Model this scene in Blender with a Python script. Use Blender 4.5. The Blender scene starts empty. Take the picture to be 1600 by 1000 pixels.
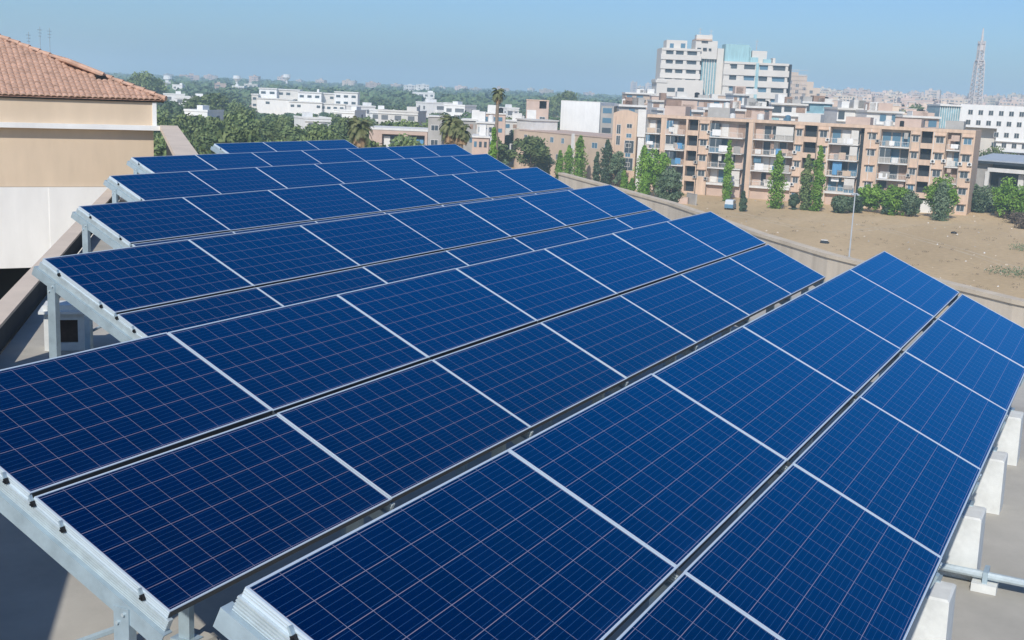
import bpy, math, random
from mathutils import Vector, Matrix
from math import radians as R, sin, cos, pi, floor

# ------------------------------------------------------------------ camera, world, sun, exposure
scene = bpy.context.scene
COL = scene.collection
CZ = 20.0                                   # height of the camera above the ground
YAW, PITCH, ROLL, FPX = R(63.0), R(10.95), R(2.45), 1865.0
_f = Vector((sin(YAW)*cos(PITCH), cos(YAW)*cos(PITCH), -sin(PITCH)))
_r0 = Vector((cos(YAW), -sin(YAW), 0.0)); _u0 = _r0.cross(_f)
_r = cos(ROLL)*_r0 + sin(ROLL)*_u0; _u = -sin(ROLL)*_r0 + cos(ROLL)*_u0
cam = bpy.data.cameras.new('camera'); camo = bpy.data.objects.new('camera', cam); COL.objects.link(camo)
cam.sensor_width = 36.0; cam.lens = FPX/1600*36.0; cam.clip_start = 0.1; cam.clip_end = 30000
m4 = Matrix.Identity(4)
for i in range(3):
    m4[i][0] = _r[i]; m4[i][1] = _u[i]; m4[i][2] = -_f[i]
m4[2][3] = CZ
camo.matrix_world = m4
scene.camera = camo

SUN_EL, SUN_AZ = R(38), R(259)              # azimuth clockwise from +Y
sd = Vector((sin(SUN_AZ)*cos(SUN_EL), cos(SUN_AZ)*cos(SUN_EL), sin(SUN_EL)))
sl = bpy.data.lights.new('sun', 'SUN'); slo = bpy.data.objects.new('sun', sl); COL.objects.link(slo)
sl.energy = 4.2; sl.angle = R(0.5); sl.color = (1.0, 0.95, 0.87)
slo.rotation_euler = sd.to_track_quat('Z', 'Y').to_euler()
world = bpy.data.worlds.new('World'); scene.world = world; world.use_nodes = True
wn = world.node_tree.nodes; wl = world.node_tree.links
bg = wn['Background']
sky = wn.new('ShaderNodeTexSky'); sky.sky_type = 'NISHITA'; sky.sun_disc = False
sky.sun_elevation = SUN_EL; sky.sun_rotation = SUN_AZ
sky.altitude = 0; sky.air_density = 1.0; sky.dust_density = 0.8; sky.ozone_density = 2.0
tint = wn.new('ShaderNodeVectorMath'); tint.operation = 'MULTIPLY'; tint.inputs[1].default_value = (0.52, 0.76, 1.10)
wl.new(sky.outputs[0], tint.inputs[0]); wl.new(tint.outputs[0], bg.inputs[0]); bg.inputs[1].default_value = 0.11
scene.view_settings.view_transform = 'Standard'; scene.view_settings.look = 'None'
scene.cycles.volume_bounces = 2
scene.view_settings.exposure = 0.0; scene.view_settings.gamma = 1.0

# ------------------------------------------------------------------ coordinates
def atd(px, py, d):
    """world point seen at photo pixel (px,py) at forward distance d"""
    v = (_f + _r*((px-800)/FPX) + _u*((500-py)/FPX))*d
    return Vector((v.x, v.y, v.z+CZ))
def onz(px, py, Z):
    v = _f + _r*((px-800)/FPX) + _u*((500-py)/FPX)
    k = (Z-CZ)/v.z
    return Vector((v.x*k, v.y*k, Z))
def hor(px): return 139 + (px-800)*0.0428

# ------------------------------------------------------------------ materials
MATS = {}
def mat(name, col, rough=0.8, metal=0.0, noise=0.0, nscale=3.0, bump=0.0, spec=0.3, objrand=0.0, detail=6.0, streak=None):
    m = bpy.data.materials.new(name); m.use_nodes = True
    nt = m.node_tree; N = nt.nodes; L = nt.links
    b = N['Principled BSDF']
    b.inputs['Base Color'].default_value = (*col, 1); b.inputs['Roughness'].default_value = rough
    b.inputs['Metallic'].default_value = metal; b.inputs['Specular IOR Level'].default_value = spec
    src = None
    if noise or bump:
        tc = N.new('ShaderNodeTexCoord'); nz = N.new('ShaderNodeTexNoise')
        nz.inputs['Scale'].default_value = nscale; nz.inputs['Detail'].default_value = detail; nz.inputs['Roughness'].default_value = 0.65
        vec = tc.outputs['Object']
        if streak:
            mp = N.new('ShaderNodeMapping'); mp.inputs['Scale'].default_value = streak
            L.new(vec, mp.inputs[0]); vec = mp.outputs[0]
        L.new(vec, nz.inputs['Vector'])
        if noise:
            mr = N.new('ShaderNodeMapRange'); mr.inputs[1].default_value = 0.3; mr.inputs[2].default_value = 0.7
            mr.inputs[3].default_value = 1-noise; mr.inputs[4].default_value = 1+noise*0.6
            L.new(nz.outputs['Fac'], mr.inputs[0])
            mx = N.new('ShaderNodeVectorMath'); mx.operation = 'SCALE'; mx.inputs[0].default_value = col
            L.new(mr.outputs[0], mx.inputs['Scale']); src = mx.outputs[0]
        if bump:
            bp = N.new('ShaderNodeBump'); bp.inputs['Strength'].default_value = bump; bp.inputs['Distance'].default_value = 0.02
            L.new(nz.outputs['Fac'], bp.inputs['Height']); L.new(bp.outputs[0], b.inputs['Normal'])
    if objrand:
        oi = N.new('ShaderNodeObjectInfo'); hs = N.new('ShaderNodeHueSaturation')
        if src: L.new(src, hs.inputs['Color'])
        else: hs.inputs['Color'].default_value = (*col, 1)
        a = N.new('ShaderNodeMapRange'); a.inputs[3].default_value = 1-objrand; a.inputs[4].default_value = 1+objrand
        L.new(oi.outputs['Random'], a.inputs[0]); L.new(a.outputs[0], hs.inputs['Value'])
        ml = N.new('ShaderNodeMath'); ml.operation = 'MULTIPLY'; ml.inputs[1].default_value = 7.31
        fr = N.new('ShaderNodeMath'); fr.operation = 'FRACT'
        L.new(oi.outputs['Random'], ml.inputs[0]); L.new(ml.outputs[0], fr.inputs[0])
        h2 = N.new('ShaderNodeMapRange'); h2.inputs[3].default_value = 0.5-objrand*0.09; h2.inputs[4].default_value = 0.5+objrand*0.09
        L.new(fr.outputs[0], h2.inputs[0]); L.new(h2.outputs[0], hs.inputs['Hue'])
        src = hs.outputs[0]
    if src: L.new(src, b.inputs['Base Color'])
    MATS[name] = m
    return m

def leafmat(name, c1, c2, objrand=0.2, scale=0.5):
    m = mat(name, c1, rough=0.6, spec=0.25)
    nt = m.node_tree; N = nt.nodes; L = nt.links; b = N['Principled BSDF']
    tc = N.new('ShaderNodeTexCoord'); nz = N.new('ShaderNodeTexNoise')
    nz.inputs['Scale'].default_value = scale; nz.inputs['Detail'].default_value = 4
    L.new(tc.outputs['Object'], nz.inputs['Vector'])
    mr = N.new('ShaderNodeMapRange'); mr.inputs[1].default_value = 0.35; mr.inputs[2].default_value = 0.65
    L.new(nz.outputs['Fac'], mr.inputs[0])
    mx = N.new('ShaderNodeMix'); mx.data_type = 'RGBA'; mx.inputs['A'].default_value = (*c1, 1); mx.inputs['B'].default_value = (*c2, 1)
    L.new(mr.outputs[0], mx.inputs['Factor'])
    oi = N.new('ShaderNodeObjectInfo'); hs = N.new('ShaderNodeHueSaturation')
    L.new(mx.outputs['Result'], hs.inputs['Color'])
    a = N.new('ShaderNodeMapRange'); a.inputs[3].default_value = 1-objrand; a.inputs[4].default_value = 1+objrand
    L.new(oi.outputs['Random'], a.inputs[0]); L.new(a.outputs[0], hs.inputs['Value'])
    L.new(hs.outputs[0], b.inputs['Base Color'])
    b.inputs['Subsurface Weight'].default_value = 0.0
    return m

ALU = mat('aluminium', (0.52, 0.60, 0.63), rough=0.45, metal=0.3, noise=0.16, nscale=9, spec=0.4)
FRAME = mat('frame_aluminium', (0.60, 0.69, 0.76), rough=0.42, metal=0.25, spec=0.4)
EDGE_SHADE = mat('edge_shade', (0.045, 0.055, 0.065), rough=0.5)  # dark colour standing for shade on panel edges and in the gaps
GALV = mat('galvanised_steel', (0.40, 0.50, 0.55), rough=0.5, metal=0.3, noise=0.22, nscale=5, spec=0.5)
BLACK = mat('black_rubber', (0.015, 0.016, 0.018), rough=0.5)
FLOOR = mat('roof_screed', (0.45, 0.425, 0.37), rough=0.9, noise=0.24, nscale=0.7, bump=0.15, detail=9)
BLOCK = mat('whitewashed_concrete', (0.68, 0.69, 0.66), rough=0.85, noise=0.14, nscale=5, bump=0.3)
PARA = mat('parapet_plaster', (0.62, 0.54, 0.435), rough=0.9, noise=0.18, nscale=1.0, bump=0.2, streak=(2.2, 2.2, 0.35), detail=8)
PARATOP = mat('parapet_coping', (0.61, 0.52, 0.40), rough=0.9, noise=0.15, nscale=2.0, bump=0.2)
BEIGE = mat('beige_paint', (0.65, 0.52, 0.38), rough=0.85, noise=0.09, nscale=0.9, bump=0.06, streak=(1.6, 1.6, 0.5), detail=8)
WHITEW = mat('white_paint', (0.79, 0.78, 0.75), rough=0.8, noise=0.09, nscale=0.8, streak=(1.5, 1.5, 0.4), detail=8)
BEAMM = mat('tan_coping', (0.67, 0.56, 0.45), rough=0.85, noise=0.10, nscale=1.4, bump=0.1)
DARKR = mat('recess_shade', (0.015, 0.016, 0.018), rough=0.9)
SLATE = mat('dark_grey_and_shade', (0.035, 0.045, 0.055), rough=0.8, noise=0.3, nscale=2)  # dark grey, also stands for shade on some walls
TILE = mat('terracotta_tile', (0.54, 0.345, 0.25), rough=0.85, noise=0.28, nscale=3.2, bump=0.2)
BRICKD = mat('dark_brick', (0.10, 0.07, 0.05), rough=0.9, noise=0.4, nscale=4)
GLASSD = mat('dark_window_glass', (0.07, 0.09, 0.105), rough=0.15, spec=0.5)
GLASSB = mat('blue_window_glass', (0.10, 0.20, 0.28), rough=0.2, spec=0.5)
WFRAME = mat('pale_window_frame', (0.62, 0.60, 0.56), rough=0.6)
APT = mat('peach_plaster', (0.63, 0.465, 0.345), rough=0.9, noise=0.2, nscale=0.5, detail=9, streak=(2.5, 2.5, 0.5))
APTIN = mat('shaded_peach_plaster', (0.56, 0.47, 0.40), rough=0.9, noise=0.3, nscale=0.8)
SLAB = mat('white_slab', (0.72, 0.70, 0.66), rough=0.85, noise=0.12, nscale=0.8)
TANP = mat('tan_plaster', (0.58, 0.45, 0.335), rough=0.9, noise=0.12, nscale=0.4, detail=8)
PINKP = mat('pink_plaster', (0.56, 0.42, 0.34), rough=0.9, noise=0.14, nscale=0.4, detail=8)
GREYC = mat('grey_concrete', (0.40, 0.38, 0.35), rough=0.9, noise=0.2, nscale=0.5, detail=8)
PALE = mat('pale_plaster', (0.64, 0.61, 0.56), rough=0.9, noise=0.12, nscale=0.3)
HOSP = mat('hospital_plaster', (0.66, 0.62, 0.56), rough=0.85, noise=0.08, nscale=0.2)
TEALN = mat('teal_netting', (0.34, 0.54, 0.57), rough=0.7, noise=0.25, nscale=0.6, streak=(3, 3, 0.3))
TEALG = mat('teal_glass', (0.25, 0.42, 0.47), rough=0.25, noise=0.25, nscale=0.8)
CITYM = mat('city_plaster', (0.64, 0.50, 0.40), rough=0.9, noise=0.12, nscale=0.15, objrand=0.22)
CITYW = mat('city_window', (0.16, 0.17, 0.18), rough=0.5)
RED = mat('rusty_sheet', (0.30, 0.20, 0.15), rough=0.8, noise=0.3, nscale=1)
METROOF = mat('grey_metal_roof', (0.42, 0.46, 0.50), rough=0.5, noise=0.1, nscale=0.6)
CLOTHW = mat('white_cloth', (0.78, 0.77, 0.75), rough=0.9)
CLOTHB = mat('blue_cloth', (0.12, 0.30, 0.50), rough=0.9)
CLOTHR = mat('brown_blind', (0.36, 0.25, 0.19), rough=0.9, noise=0.3, nscale=3)
TRUNK = mat('bark', (0.13, 0.10, 0.07), rough=0.95, noise=0.3, nscale=3)
PALMT = mat('palm_bark', (0.26, 0.20, 0.15), rough=0.95, noise=0.3, nscale=4)
LEAF_A = leafmat('neem_leaves', (0.085, 0.135, 0.045), (0.20, 0.25, 0.09))
LEAF_FAR = leafmat('wood_leaves', (0.07, 0.125, 0.05), (0.14, 0.19, 0.08))
LEAF_C = leafmat('bright_leaves', (0.085, 0.19, 0.02), (0.21, 0.35, 0.05), 0.12)
LEAF_G = leafmat('grey_green_leaves', (0.09, 0.14, 0.075), (0.17, 0.23, 0.13), 0.12)
LEAF_D = leafmat('dark_leaves', (0.045, 0.08, 0.045), (0.10, 0.145, 0.08), 0.1)
LEAF_P = leafmat('palm_leaves', (0.10, 0.12, 0.04), (0.20, 0.20, 0.09), 0.1, 1.0)
DRYP = mat('dry_fronds', (0.34, 0.23, 0.13), rough=0.9)
TWIG = leafmat('dry_scrub', (0.09, 0.07, 0.05), (0.20, 0.15, 0.11), 0.1, 1.5)
MAST = mat('mast_steel', (0.60, 0.54, 0.51), rough=0.6, noise=0.2, nscale=0.3)

# ground: sand with scrub further out
def ground_mat():
    m = mat('sandy_soil', (0.45, 0.345, 0.225), rough=0.95)
    nt = m.node_tree; N = nt.nodes; L = nt.links; b = N['Principled BSDF']
    tc = N.new('ShaderNodeTexCoord')
    n1 = N.new('ShaderNodeTexNoise'); n1.inputs['Scale'].default_value = 0.035; n1.inputs['Detail'].default_value = 9; n1.inputs['Roughness'].default_value = 0.6
    mp = N.new('ShaderNodeMapping'); mp.inputs['Rotation'].default_value = (0, 0, 0.5); mp.inputs['Scale'].default_value = (0.6, 2.2, 1)
    L.new(tc.outputs['Object'], mp.inputs[0]); L.new(mp.outputs[0], n1.inputs['Vector'])
    r1 = N.new('ShaderNodeValToRGB'); e = r1.color_ramp.elements
    e[0].position = 0.30; e[0].color = (0.49, 0.35, 0.19, 1); e[1].position = 0.68; e[1].color = (0.635, 0.465, 0.27, 1)
    k = r1.color_ramp.elements.new(0.5); k.color = (0.56, 0.405, 0.225, 1)
    L.new(n1.outputs['Fac'], r1.inputs[0])
    n2 = N.new('ShaderNodeTexNoise'); n2.inputs['Scale'].default_value = 1.3; n2.inputs['Detail'].default_value = 6
    L.new(tc.outputs['Object'], n2.inputs['Vector'])
    m2 = N.new('ShaderNodeMapRange'); m2.inputs[1].default_value = 0.3; m2.inputs[2].default_value = 0.7; m2.inputs[3].default_value = 0.9; m2.inputs[4].default_value = 1.08
    L.new(n2.outputs['Fac'], m2.inputs[0])
    sc = N.new('ShaderNodeVectorMath'); sc.operation = 'SCALE'; L.new(r1.outputs[0], sc.inputs[0]); L.new(m2.outputs[0], sc.inputs['Scale'])
    L.new(sc.outputs[0], b.inputs['Base Color'])
    bp = N.new('ShaderNodeBump'); bp.inputs['Distance'].default_value = 0.25; bp.inputs['Strength'].default_value = 0.5
    L.new(n2.outputs['Fac'], bp.inputs['Height']); L.new(bp.outputs[0], b.inputs['Normal'])
    return m
SAND = ground_mat()

# solar cells
CW, CV = 0.1602, 0.1578; PW_ = 0.993                      # cell pitch along and across the panel
def cell_mat():
    m = mat('solar_cells', (0.004, 0.03, 0.16), rough=0.2, spec=0.012)
    nt = m.node_tree; N = nt.nodes; L = nt.links; b = N['Principled BSDF']
    uv = N.new('ShaderNodeUVMap'); uv.uv_map = 'UVMap'
    sp = N.new('ShaderNodeSeparateXYZ'); L.new(uv.outputs[0], sp.inputs[0])
    def M(op, a, bb=None, c=None):
        n = N.new('ShaderNodeMath'); n.operation = op
        for i, v in enumerate((a, bb, c)):
            if v is None: continue
            if isinstance(v, (int, float)): n.inputs[i].default_value = v
            else: L.new(v, n.inputs[i])
        return n.outputs[0]
    def lines(coord, pitch, half):
        t = M('DIVIDE', coord, pitch); fr = M('FRACT', t)
        d = M('MULTIPLY', M('MINIMUM', fr, M('SUBTRACT', 1.0, fr)), pitch)
        return M('LESS_THAN', d, half)
    gu = lines(sp.outputs[0], CW, 0.0013); gv = lines(sp.outputs[1], CV, 0.0015)
    grid = M('MAXIMUM', gu, gv)
    bus = lines(M('ADD', sp.outputs[1], CV/10), CV/5, 0.0007)
    # per-cell tone
    vc = N.new('ShaderNodeCombineXYZ')
    L.new(M('FLOOR', M('DIVIDE', sp.outputs[0], CW)), vc.inputs[0]); L.new(M('FLOOR', M('DIVIDE', sp.outputs[1], CV)), vc.inputs[1])
    oi = N.new('ShaderNodeObjectInfo'); L.new(M('MULTIPLY', oi.outputs['Random'], 57.0), vc.inputs[2])
    wn_ = N.new('ShaderNodeTexWhiteNoise'); wn_.noise_dimensions = '3D'; L.new(vc.outputs[0], wn_.inputs['Vector'])
    vo = N.new('ShaderNodeTexVoronoi'); vo.inputs['Scale'].default_value = 45; L.new(uv.outputs[0], vo.inputs['Vector'])
    tone = M('ADD', M('MULTIPLY', wn_.outputs['Value'], 0.16), M('MULTIPLY', vo.outputs['Color'], 0.0))
    vs = N.new('ShaderNodeSeparateColor'); L.new(vo.outputs['Color'], vs.inputs[0])
    tone = M('ADD', M('ADD', M('MULTIPLY', wn_.outputs['Value'], 0.16), M('MULTIPLY', vs.outputs[0], 0.14)), M('ADD', M('MULTIPLY', oi.outputs['Random'], 0.16), 0.78))
    base = N.new('ShaderNodeVectorMath'); base.operation = 'SCALE'; base.inputs[0].default_value = (0.0, 0.0005, 0.030)
    L.new(tone, base.inputs['Scale'])
    m1 = N.new('ShaderNodeMix'); m1.data_type = 'RGBA'; L.new(bus, m1.inputs['Factor']); L.new(base.outputs[0], m1.inputs['A']); m1.inputs['B'].default_value = (0.03, 0.08, 0.20, 1)
    m2 = N.new('ShaderNodeMix'); m2.data_type = 'RGBA'; L.new(grid, m2.inputs['Factor']); L.new(m1.outputs['Result'], m2.inputs['A']); m2.inputs['B'].default_value = (0.24, 0.215, 0.27, 1)
    tcd = N.new('ShaderNodeTexCoord'); dn_ = N.new('ShaderNodeTexNoise'); dn_.inputs['Scale'].default_value = 2.2; dn_.inputs['Detail'].default_value = 8; dn_.inputs['Roughness'].default_value = 0.7
    dm = N.new('ShaderNodeVectorMath'); dm.operation = 'ADD'; L.new(tcd.outputs['Object'], dm.inputs[0])
    cx = N.new('ShaderNodeCombineXYZ'); L.new(M('MULTIPLY', oi.outputs['Random'], 91.0), cx.inputs[0]); L.new(cx.outputs[0], dm.inputs[1]); L.new(dm.outputs[0], dn_.inputs['Vector'])
    df = N.new('ShaderNodeMapRange'); df.inputs[1].default_value = 0.42; df.inputs[2].default_value = 0.8; df.inputs[3].default_value = 0.0; df.inputs[4].default_value = 0.03
    L.new(dn_.outputs['Fac'], df.inputs[0])
    m3 = N.new('ShaderNodeMix'); m3.data_type = 'RGBA'; 
    vb = M('ADD', sp.outputs[1], PW_/2-CV*3-0.012); eg = N.new('ShaderNodeMapRange'); eg.inputs[1].default_value = 0.0; eg.inputs[2].default_value = 0.09; eg.inputs[3].default_value = 1.0; eg.inputs[4].default_value = 0.0
    L.new(vb, eg.inputs[0]); ed = M('MULTIPLY', M('POWER', M('MAXIMUM', eg.outputs[0], 0.0), 2.0), M('MULTIPLY', dn_.outputs['Fac'], 0.12))
    L.new(M('ADD', df.outputs[0], ed), m3.inputs['Factor']); L.new(m2.outputs['Result'], m3.inputs['A']); m3.inputs['B'].default_value = (0.04, 0.12, 0.32, 1)
    L.new(m3.outputs['Result'], b.inputs['Base Color'])
    b.inputs['Specular Tint'].default_value = (0.25, 0.55, 1.0, 1)
    b.inputs['Sheen Weight'].default_value = 1.0; b.inputs['Sheen Roughness'].default_value = 0.393; b.inputs['Sheen Tint'].default_value = (0.0, 0.36, 1.0, 1)
    return m
CELLS = cell_mat()

# ------------------------------------------------------------------ mesh helpers
class MB:
    def __init__(s): s.v = []; s.f = []; s.m = []; s.mats = []
    def mi(s, m):
        if m not in s.mats: s.mats.append(m)
        return s.mats.index(m)
    def add(s, vs, fs, m):
        o = len(s.v); k = s.mi(m); s.v += [tuple(v) for v in vs]
        for f in fs: s.f.append(tuple(i+o for i in f)); s.m.append(k)
    def box(s, x0, x1, y0, y1, z0, z1, m):
        s.add([(x0,y0,z0),(x1,y0,z0),(x1,y1,z0),(x0,y1,z0),(x0,y0,z1),(x1,y0,z1),(x1,y1,z1),(x0,y1,z1)],
              [(0,3,2,1),(4,5,6,7),(0,1,5,4),(1,2,6,5),(2,3,7,6),(3,0,4,7)], m)
    def tbox(s, T, x0, x1, y0, y1, z0, z1, m):
        s.add([T(*p) for p in [(x0,y0,z0),(x1,y0,z0),(x1,y1,z0),(x0,y1,z0),(x0,y0,z1),(x1,y0,z1),(x1,y1,z1),(x0,y1,z1)]],
              [(0,3,2,1),(4,5,6,7),(0,1,5,4),(1,2,6,5),(2,3,7,6),(3,0,4,7)], m)
    def prism(s, poly, z0, z1, m):
        n = len(poly)
        s.add([(x,y,z0) for x,y in poly]+[(x,y,z1) for x,y in poly],
              [tuple(range(n-1,-1,-1)), tuple(range(n,2*n))]+[(i,(i+1)%n,n+(i+1)%n,n+i) for i in range(n)], m)
    def sweep(s, prof, path, m, closed=True):
        """profile [(a,b)] swept; path = list of (origin, axisA, axisB)"""
        vs = []; n = len(prof)
        for o, A, B in path:
            for a, b in prof: vs.append(tuple(Vector(o)+Vector(A)*a+Vector(B)*b))
        fs = []
        for k in range(len(path)-1):
            for i in range(n if closed else n-1):
                j = (i+1) % n; fs.append((k*n+i, k*n+j, (k+1)*n+j, (k+1)*n+i))
        if closed: fs += [tuple(range(n-1,-1,-1)), tuple(range((len(path)-1)*n, len(path)*n))]
        s.add(vs, fs, m)
    def tube(s, p0, p1, r0, r1, m, n=8):
        p0 = Vector(p0); p1 = Vector(p1); d = (p1-p0).normalized()
        a = d.orthogonal().normalized(); b = d.cross(a)
        vs = []
        for p, r in ((p0, r0), (p1, r1)):
            for i in range(n):
                t = 2*pi*i/n; vs.append(tuple(p+(a*cos(t)+b*sin(t))*r))
        s.add(vs, [(i,(i+1)%n,n+(i+1)%n,n+i) for i in range(n)]+[tuple(range(n-1,-1,-1)), tuple(range(n,2*n))], m)
    def mesh(s, name):
        me = bpy.data.meshes.new(name); me.from_pydata(s.v, [], s.f)
        for m in s.mats: me.materials.append(m)
        me.polygons.foreach_set('material_index', s.m); me.update(); return me
    def build(s, name, parent=None, **kw):
        o = bpy.data.objects.new(name, s.mesh(name)); COL.objects.link(o)
        if parent: o.parent = parent
        if kw: tag(o, **kw)
        return o
def tag(o, label=None, cat=None, group=None, kind=None):
    if label: o['label'] = label
    if cat: o['category'] = cat
    if group: o['group'] = group
    if kind: o['kind'] = kind
    return o
def empty(name, loc, rz=0.0, **kw):
    o = bpy.data.objects.new(name, None); COL.objects.link(o); o.location = loc; o.rotation_euler = (0,0,rz)
    o.empty_display_size = 0.3
    return tag(o, **kw)
def copy_tree(o, parent=None):
    c = o.copy(); COL.objects.link(c)
    if parent: c.parent = parent
    for ch in [x for x in o.children]: copy_tree(ch, c)
    return c

# ------------------------------------------------------------------ ground and sky surround
g = MB(); g.add([(-9000,-9000,0),(9000,-9000,0),(9000,9000,0),(-9000,9000,0)], [(0,1,2,3)], SAND)
g.build('ground', kind='structure')

# ------------------------------------------------------------------ our own roof
DK = 16.0
E1 = Vector((0.753, 0.658, 0)); E2 = Vector((0.658, -0.753, 0))
Lp = lambda t: Vector((11.2, 13.75, 0)) + E1*t
Rpts = [(45.0, 20.8), (39.1, 15.5), (36.0, 12.7), (32.8, 10.3), (29.6, 7.95), (26.8, 5.6), (24.6, 3.2), (22.95, 1.45), (20.9, -1.4), (18.6, -5.2), (16.5, -9.5)]
l0 = Lp(-32); l1 = Lp(23.0)
deck = [(l0.x, l0.y), (-6, -16), (16.5, -9.5)] + list(reversed(Rpts))[1:] + [(42, 23.0), (33, 31.5), (l1.x, l1.y)]
d = MB(); d.prism(deck, 0.0, DK, FLOOR); d.build('roof_deck', kind='structure')
# right parapet, curved, with coping
def ribbon(pts, z0, z1, th, m, mb):
    P = [Vector((x, y, 0)) for x, y in pts]; n = len(P); vs = []
    for i in range(n):
        t = (P[min(i+1,n-1)]-P[max(i-1,0)]).normalized(); nn = Vector((t.y, -t.x, 0))
        a = P[i]; b = P[i]-nn*th
        vs += [(a.x,a.y,z0),(a.x,a.y,z1),(b.x,b.y,z1),(b.x,b.y,z0)]
    fs = []
    for i in range(n-1):
        for k in range(4):
            j = (k+1) % 4; fs.append((4*i+k, 4*i+j, 4*i+4+j, 4*i+4+k))
    fs += [(0,1,2,3), tuple(4*(n-1)+k for k in (3,2,1,0))]
    mb.add(vs, fs, m)
pr = empty('parapet_wall', (22.95, 1.45, DK), label='curved grey plaster parapet along the sand side of the roof', cat='wall')
mb = MB(); off = Vector((22.95, 1.45, DK))
rp = [(x-off.x, y-off.y) for x, y in Rpts]
ribbon(rp, 0.003, 0.62, -0.24, PARA, mb); mb.build('wall_face', pr)
mb = MB(); rp2 = [(x-0.005, y+0.005) for x, y in rp]
ribbon(rp2, 0.621, 0.70, -0.27, PARATOP, mb); mb.build('coping', pr)
# left parapet
pl = empty('parapet_wall', (Lp(0).x, Lp(0).y, DK), label='low straight tan parapet running up to the tile roofed house', cat='wall')
def lpT(x, y, z):
    v = E1*x - E2*y; return (v.x, v.y, z)
mb = MB(); mb.tbox(lpT, -32, 22.6, 0.02, 0.28, 0.003, 0.36, SLATE); mb.build('wall_face', pl)  # inner face coloured dark to stand for its shade
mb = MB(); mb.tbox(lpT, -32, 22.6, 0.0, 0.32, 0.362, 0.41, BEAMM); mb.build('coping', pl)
# unseen higher wall beside the near left end, added to shade the roof
hw = MB(); hw.tbox(lpT, -14, -1.9, 0.4, 0.7, -6, 3.45, BEIGE)
o = hw.build('shade_wall', label='plain beige unseen wall added beyond the left roof edge to shade it', cat='wall'); o.location = (Lp(0).x, Lp(0).y, DK)

# roof vent hood
v0 = onz(112, 548, DK+0.02)
vt = empty('roof_vent', (v0.x, v0.y+0.1, DK), rz=R(-48), label='white metal vent hood with a dark opening behind the steel post of an array', cat='vent')
mb = MB(); mb.box(-0.30,0.30,0.0,0.34,0.004,0.12,BLOCK); mb.box(-0.30,-0.16,0.0,0.34,0.12,0.56,BLOCK); mb.box(0.16,0.30,0.0,0.34,0.12,0.56,BLOCK); mb.box(-0.16,0.16,0.0,0.34,0.46,0.56,BLOCK)
mb.box(-0.16,0.16,0.24,0.34,0.12,0.46,BLOCK); mb.build('casing', vt)
mb = MB(); mb.box(-0.155,0.155,0.06,0.10,0.122,0.458,BRICKD); mb.build('louvre', vt)
mb = MB(); mb.prism([(-0.36,-0.10),(0.36,-0.10),(0.36,0.40),(-0.36,0.40)],0.562,0.60,BLOCK); mb.prism([(-0.30,-0.03),(0.30,-0.03),(0.30,0.36),(-0.30,0.36)],0.60,0.68,BLOCK); mb.build('hood', vt)

# conduit on the roof floor at the right
cp = empty('roof_pipe', (10.36, 0.4, DK), label='pale grey pipe lying across the roof floor past the white footings', cat='pipe')
mb = MB(); mb.tube((0,1.4,0.13),(0,-12,0.13),0.035,0.035,ALU,10); mb.tube((0.09,1.4,0.11),(0.09,-12,0.11),0.02,0.02,GALV,8); mb.build('pipe', cp)
for yy in (0.28, -1.8, -4.0, -6.2):
    mb = MB(); mb.box(-0.09,0.16,yy-0.10,yy+0.10,0.002,0.075,BLOCK); mb.box(-0.06,0.13,yy-0.02,yy+0.02,0.075,0.175,GALV); mb.build('bracket', cp)

# ------------------------------------------------------------------ solar arrays
TL = R(24.05); ct, st_ = cos(TL), sin(TL)
PL_, PW_ = 1.954, 0.993
def panel_meshes():
    f = MB(); w = 0.0105; h = 0.040; a, b = PL_/2, PW_/2
    # outer walls and top lip, butted ring of four mitred pieces
    prof_o = [(-a,-b),(a,-b),(a,b),(-a,b)]; prof_i = [(-a+w,-b+w),(a-w,-b+w),(a-w,b-w),(-a+w,b-w)]
    vs = [(x,y,-h) for x,y in prof_o]+[(x,y,0) for x,y in prof_o]+[(x,y,0) for x,y in prof_i]+[(x,y,-0.006) for x,y in prof_i]+[(x,y,-h) for x,y in prof_i]
    fs = []
    for i in range(4):
        j = (i+1) % 4
        fs += [(i,j,4+j,4+i),(4+i,4+j,8+j,8+i),(8+i,8+j,12+j,12+i),(12+i,12+j,16+j,16+i),(16+i,16+j,j,i)]
    f.add(vs, fs, FRAME)
    # dark strips painted in for shade on the long sides, proud of the frame
    f.box(-a+0.004, a-0.004, -b-0.003, -b-0.0005, -h+0.002, -0.004, EDGE_SHADE); f.box(-a+0.004, a-0.004, b+0.0005, b+0.003, -h+0.002, -0.004, EDGE_SHADE)
    for z in (-0.012, -0.024): f.box(-a-0.002, -a-0.0004, -b, b, z-0.002, z+0.002, ALU)
    c = MB(); x, y = a-w-0.0005, b-w-0.0005
    c.add([(-x,-y,-0.004),(x,-y,-0.004),(x,y,-0.004),(-x,y,-0.004),(-x,-y,-0.01),(x,-y,-0.01),(x,y,-0.01),(-x,y,-0.01)],
          [(0,1,2,3),(7,6,5,4)], CELLS)
    fm = f.mesh('solar_panel'); cm = c.mesh('cell_sheet')
    uvl = cm.uv_layers.new(name='UVMap')
    for p in cm.polygons:
        for li in p.loop_indices:
            co = cm.vertices[cm.loops[li].vertex_index].co
            uvl.data[li].uv = (co.x + CW*6, co.y + CV*3)
    return fm, cm
FM, CM = panel_meshes()
rnd = random.Random(4)
def TP(x, s, n, zt): return (x, -s*ct - n*st_, zt - s*st_ + n*ct)
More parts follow.
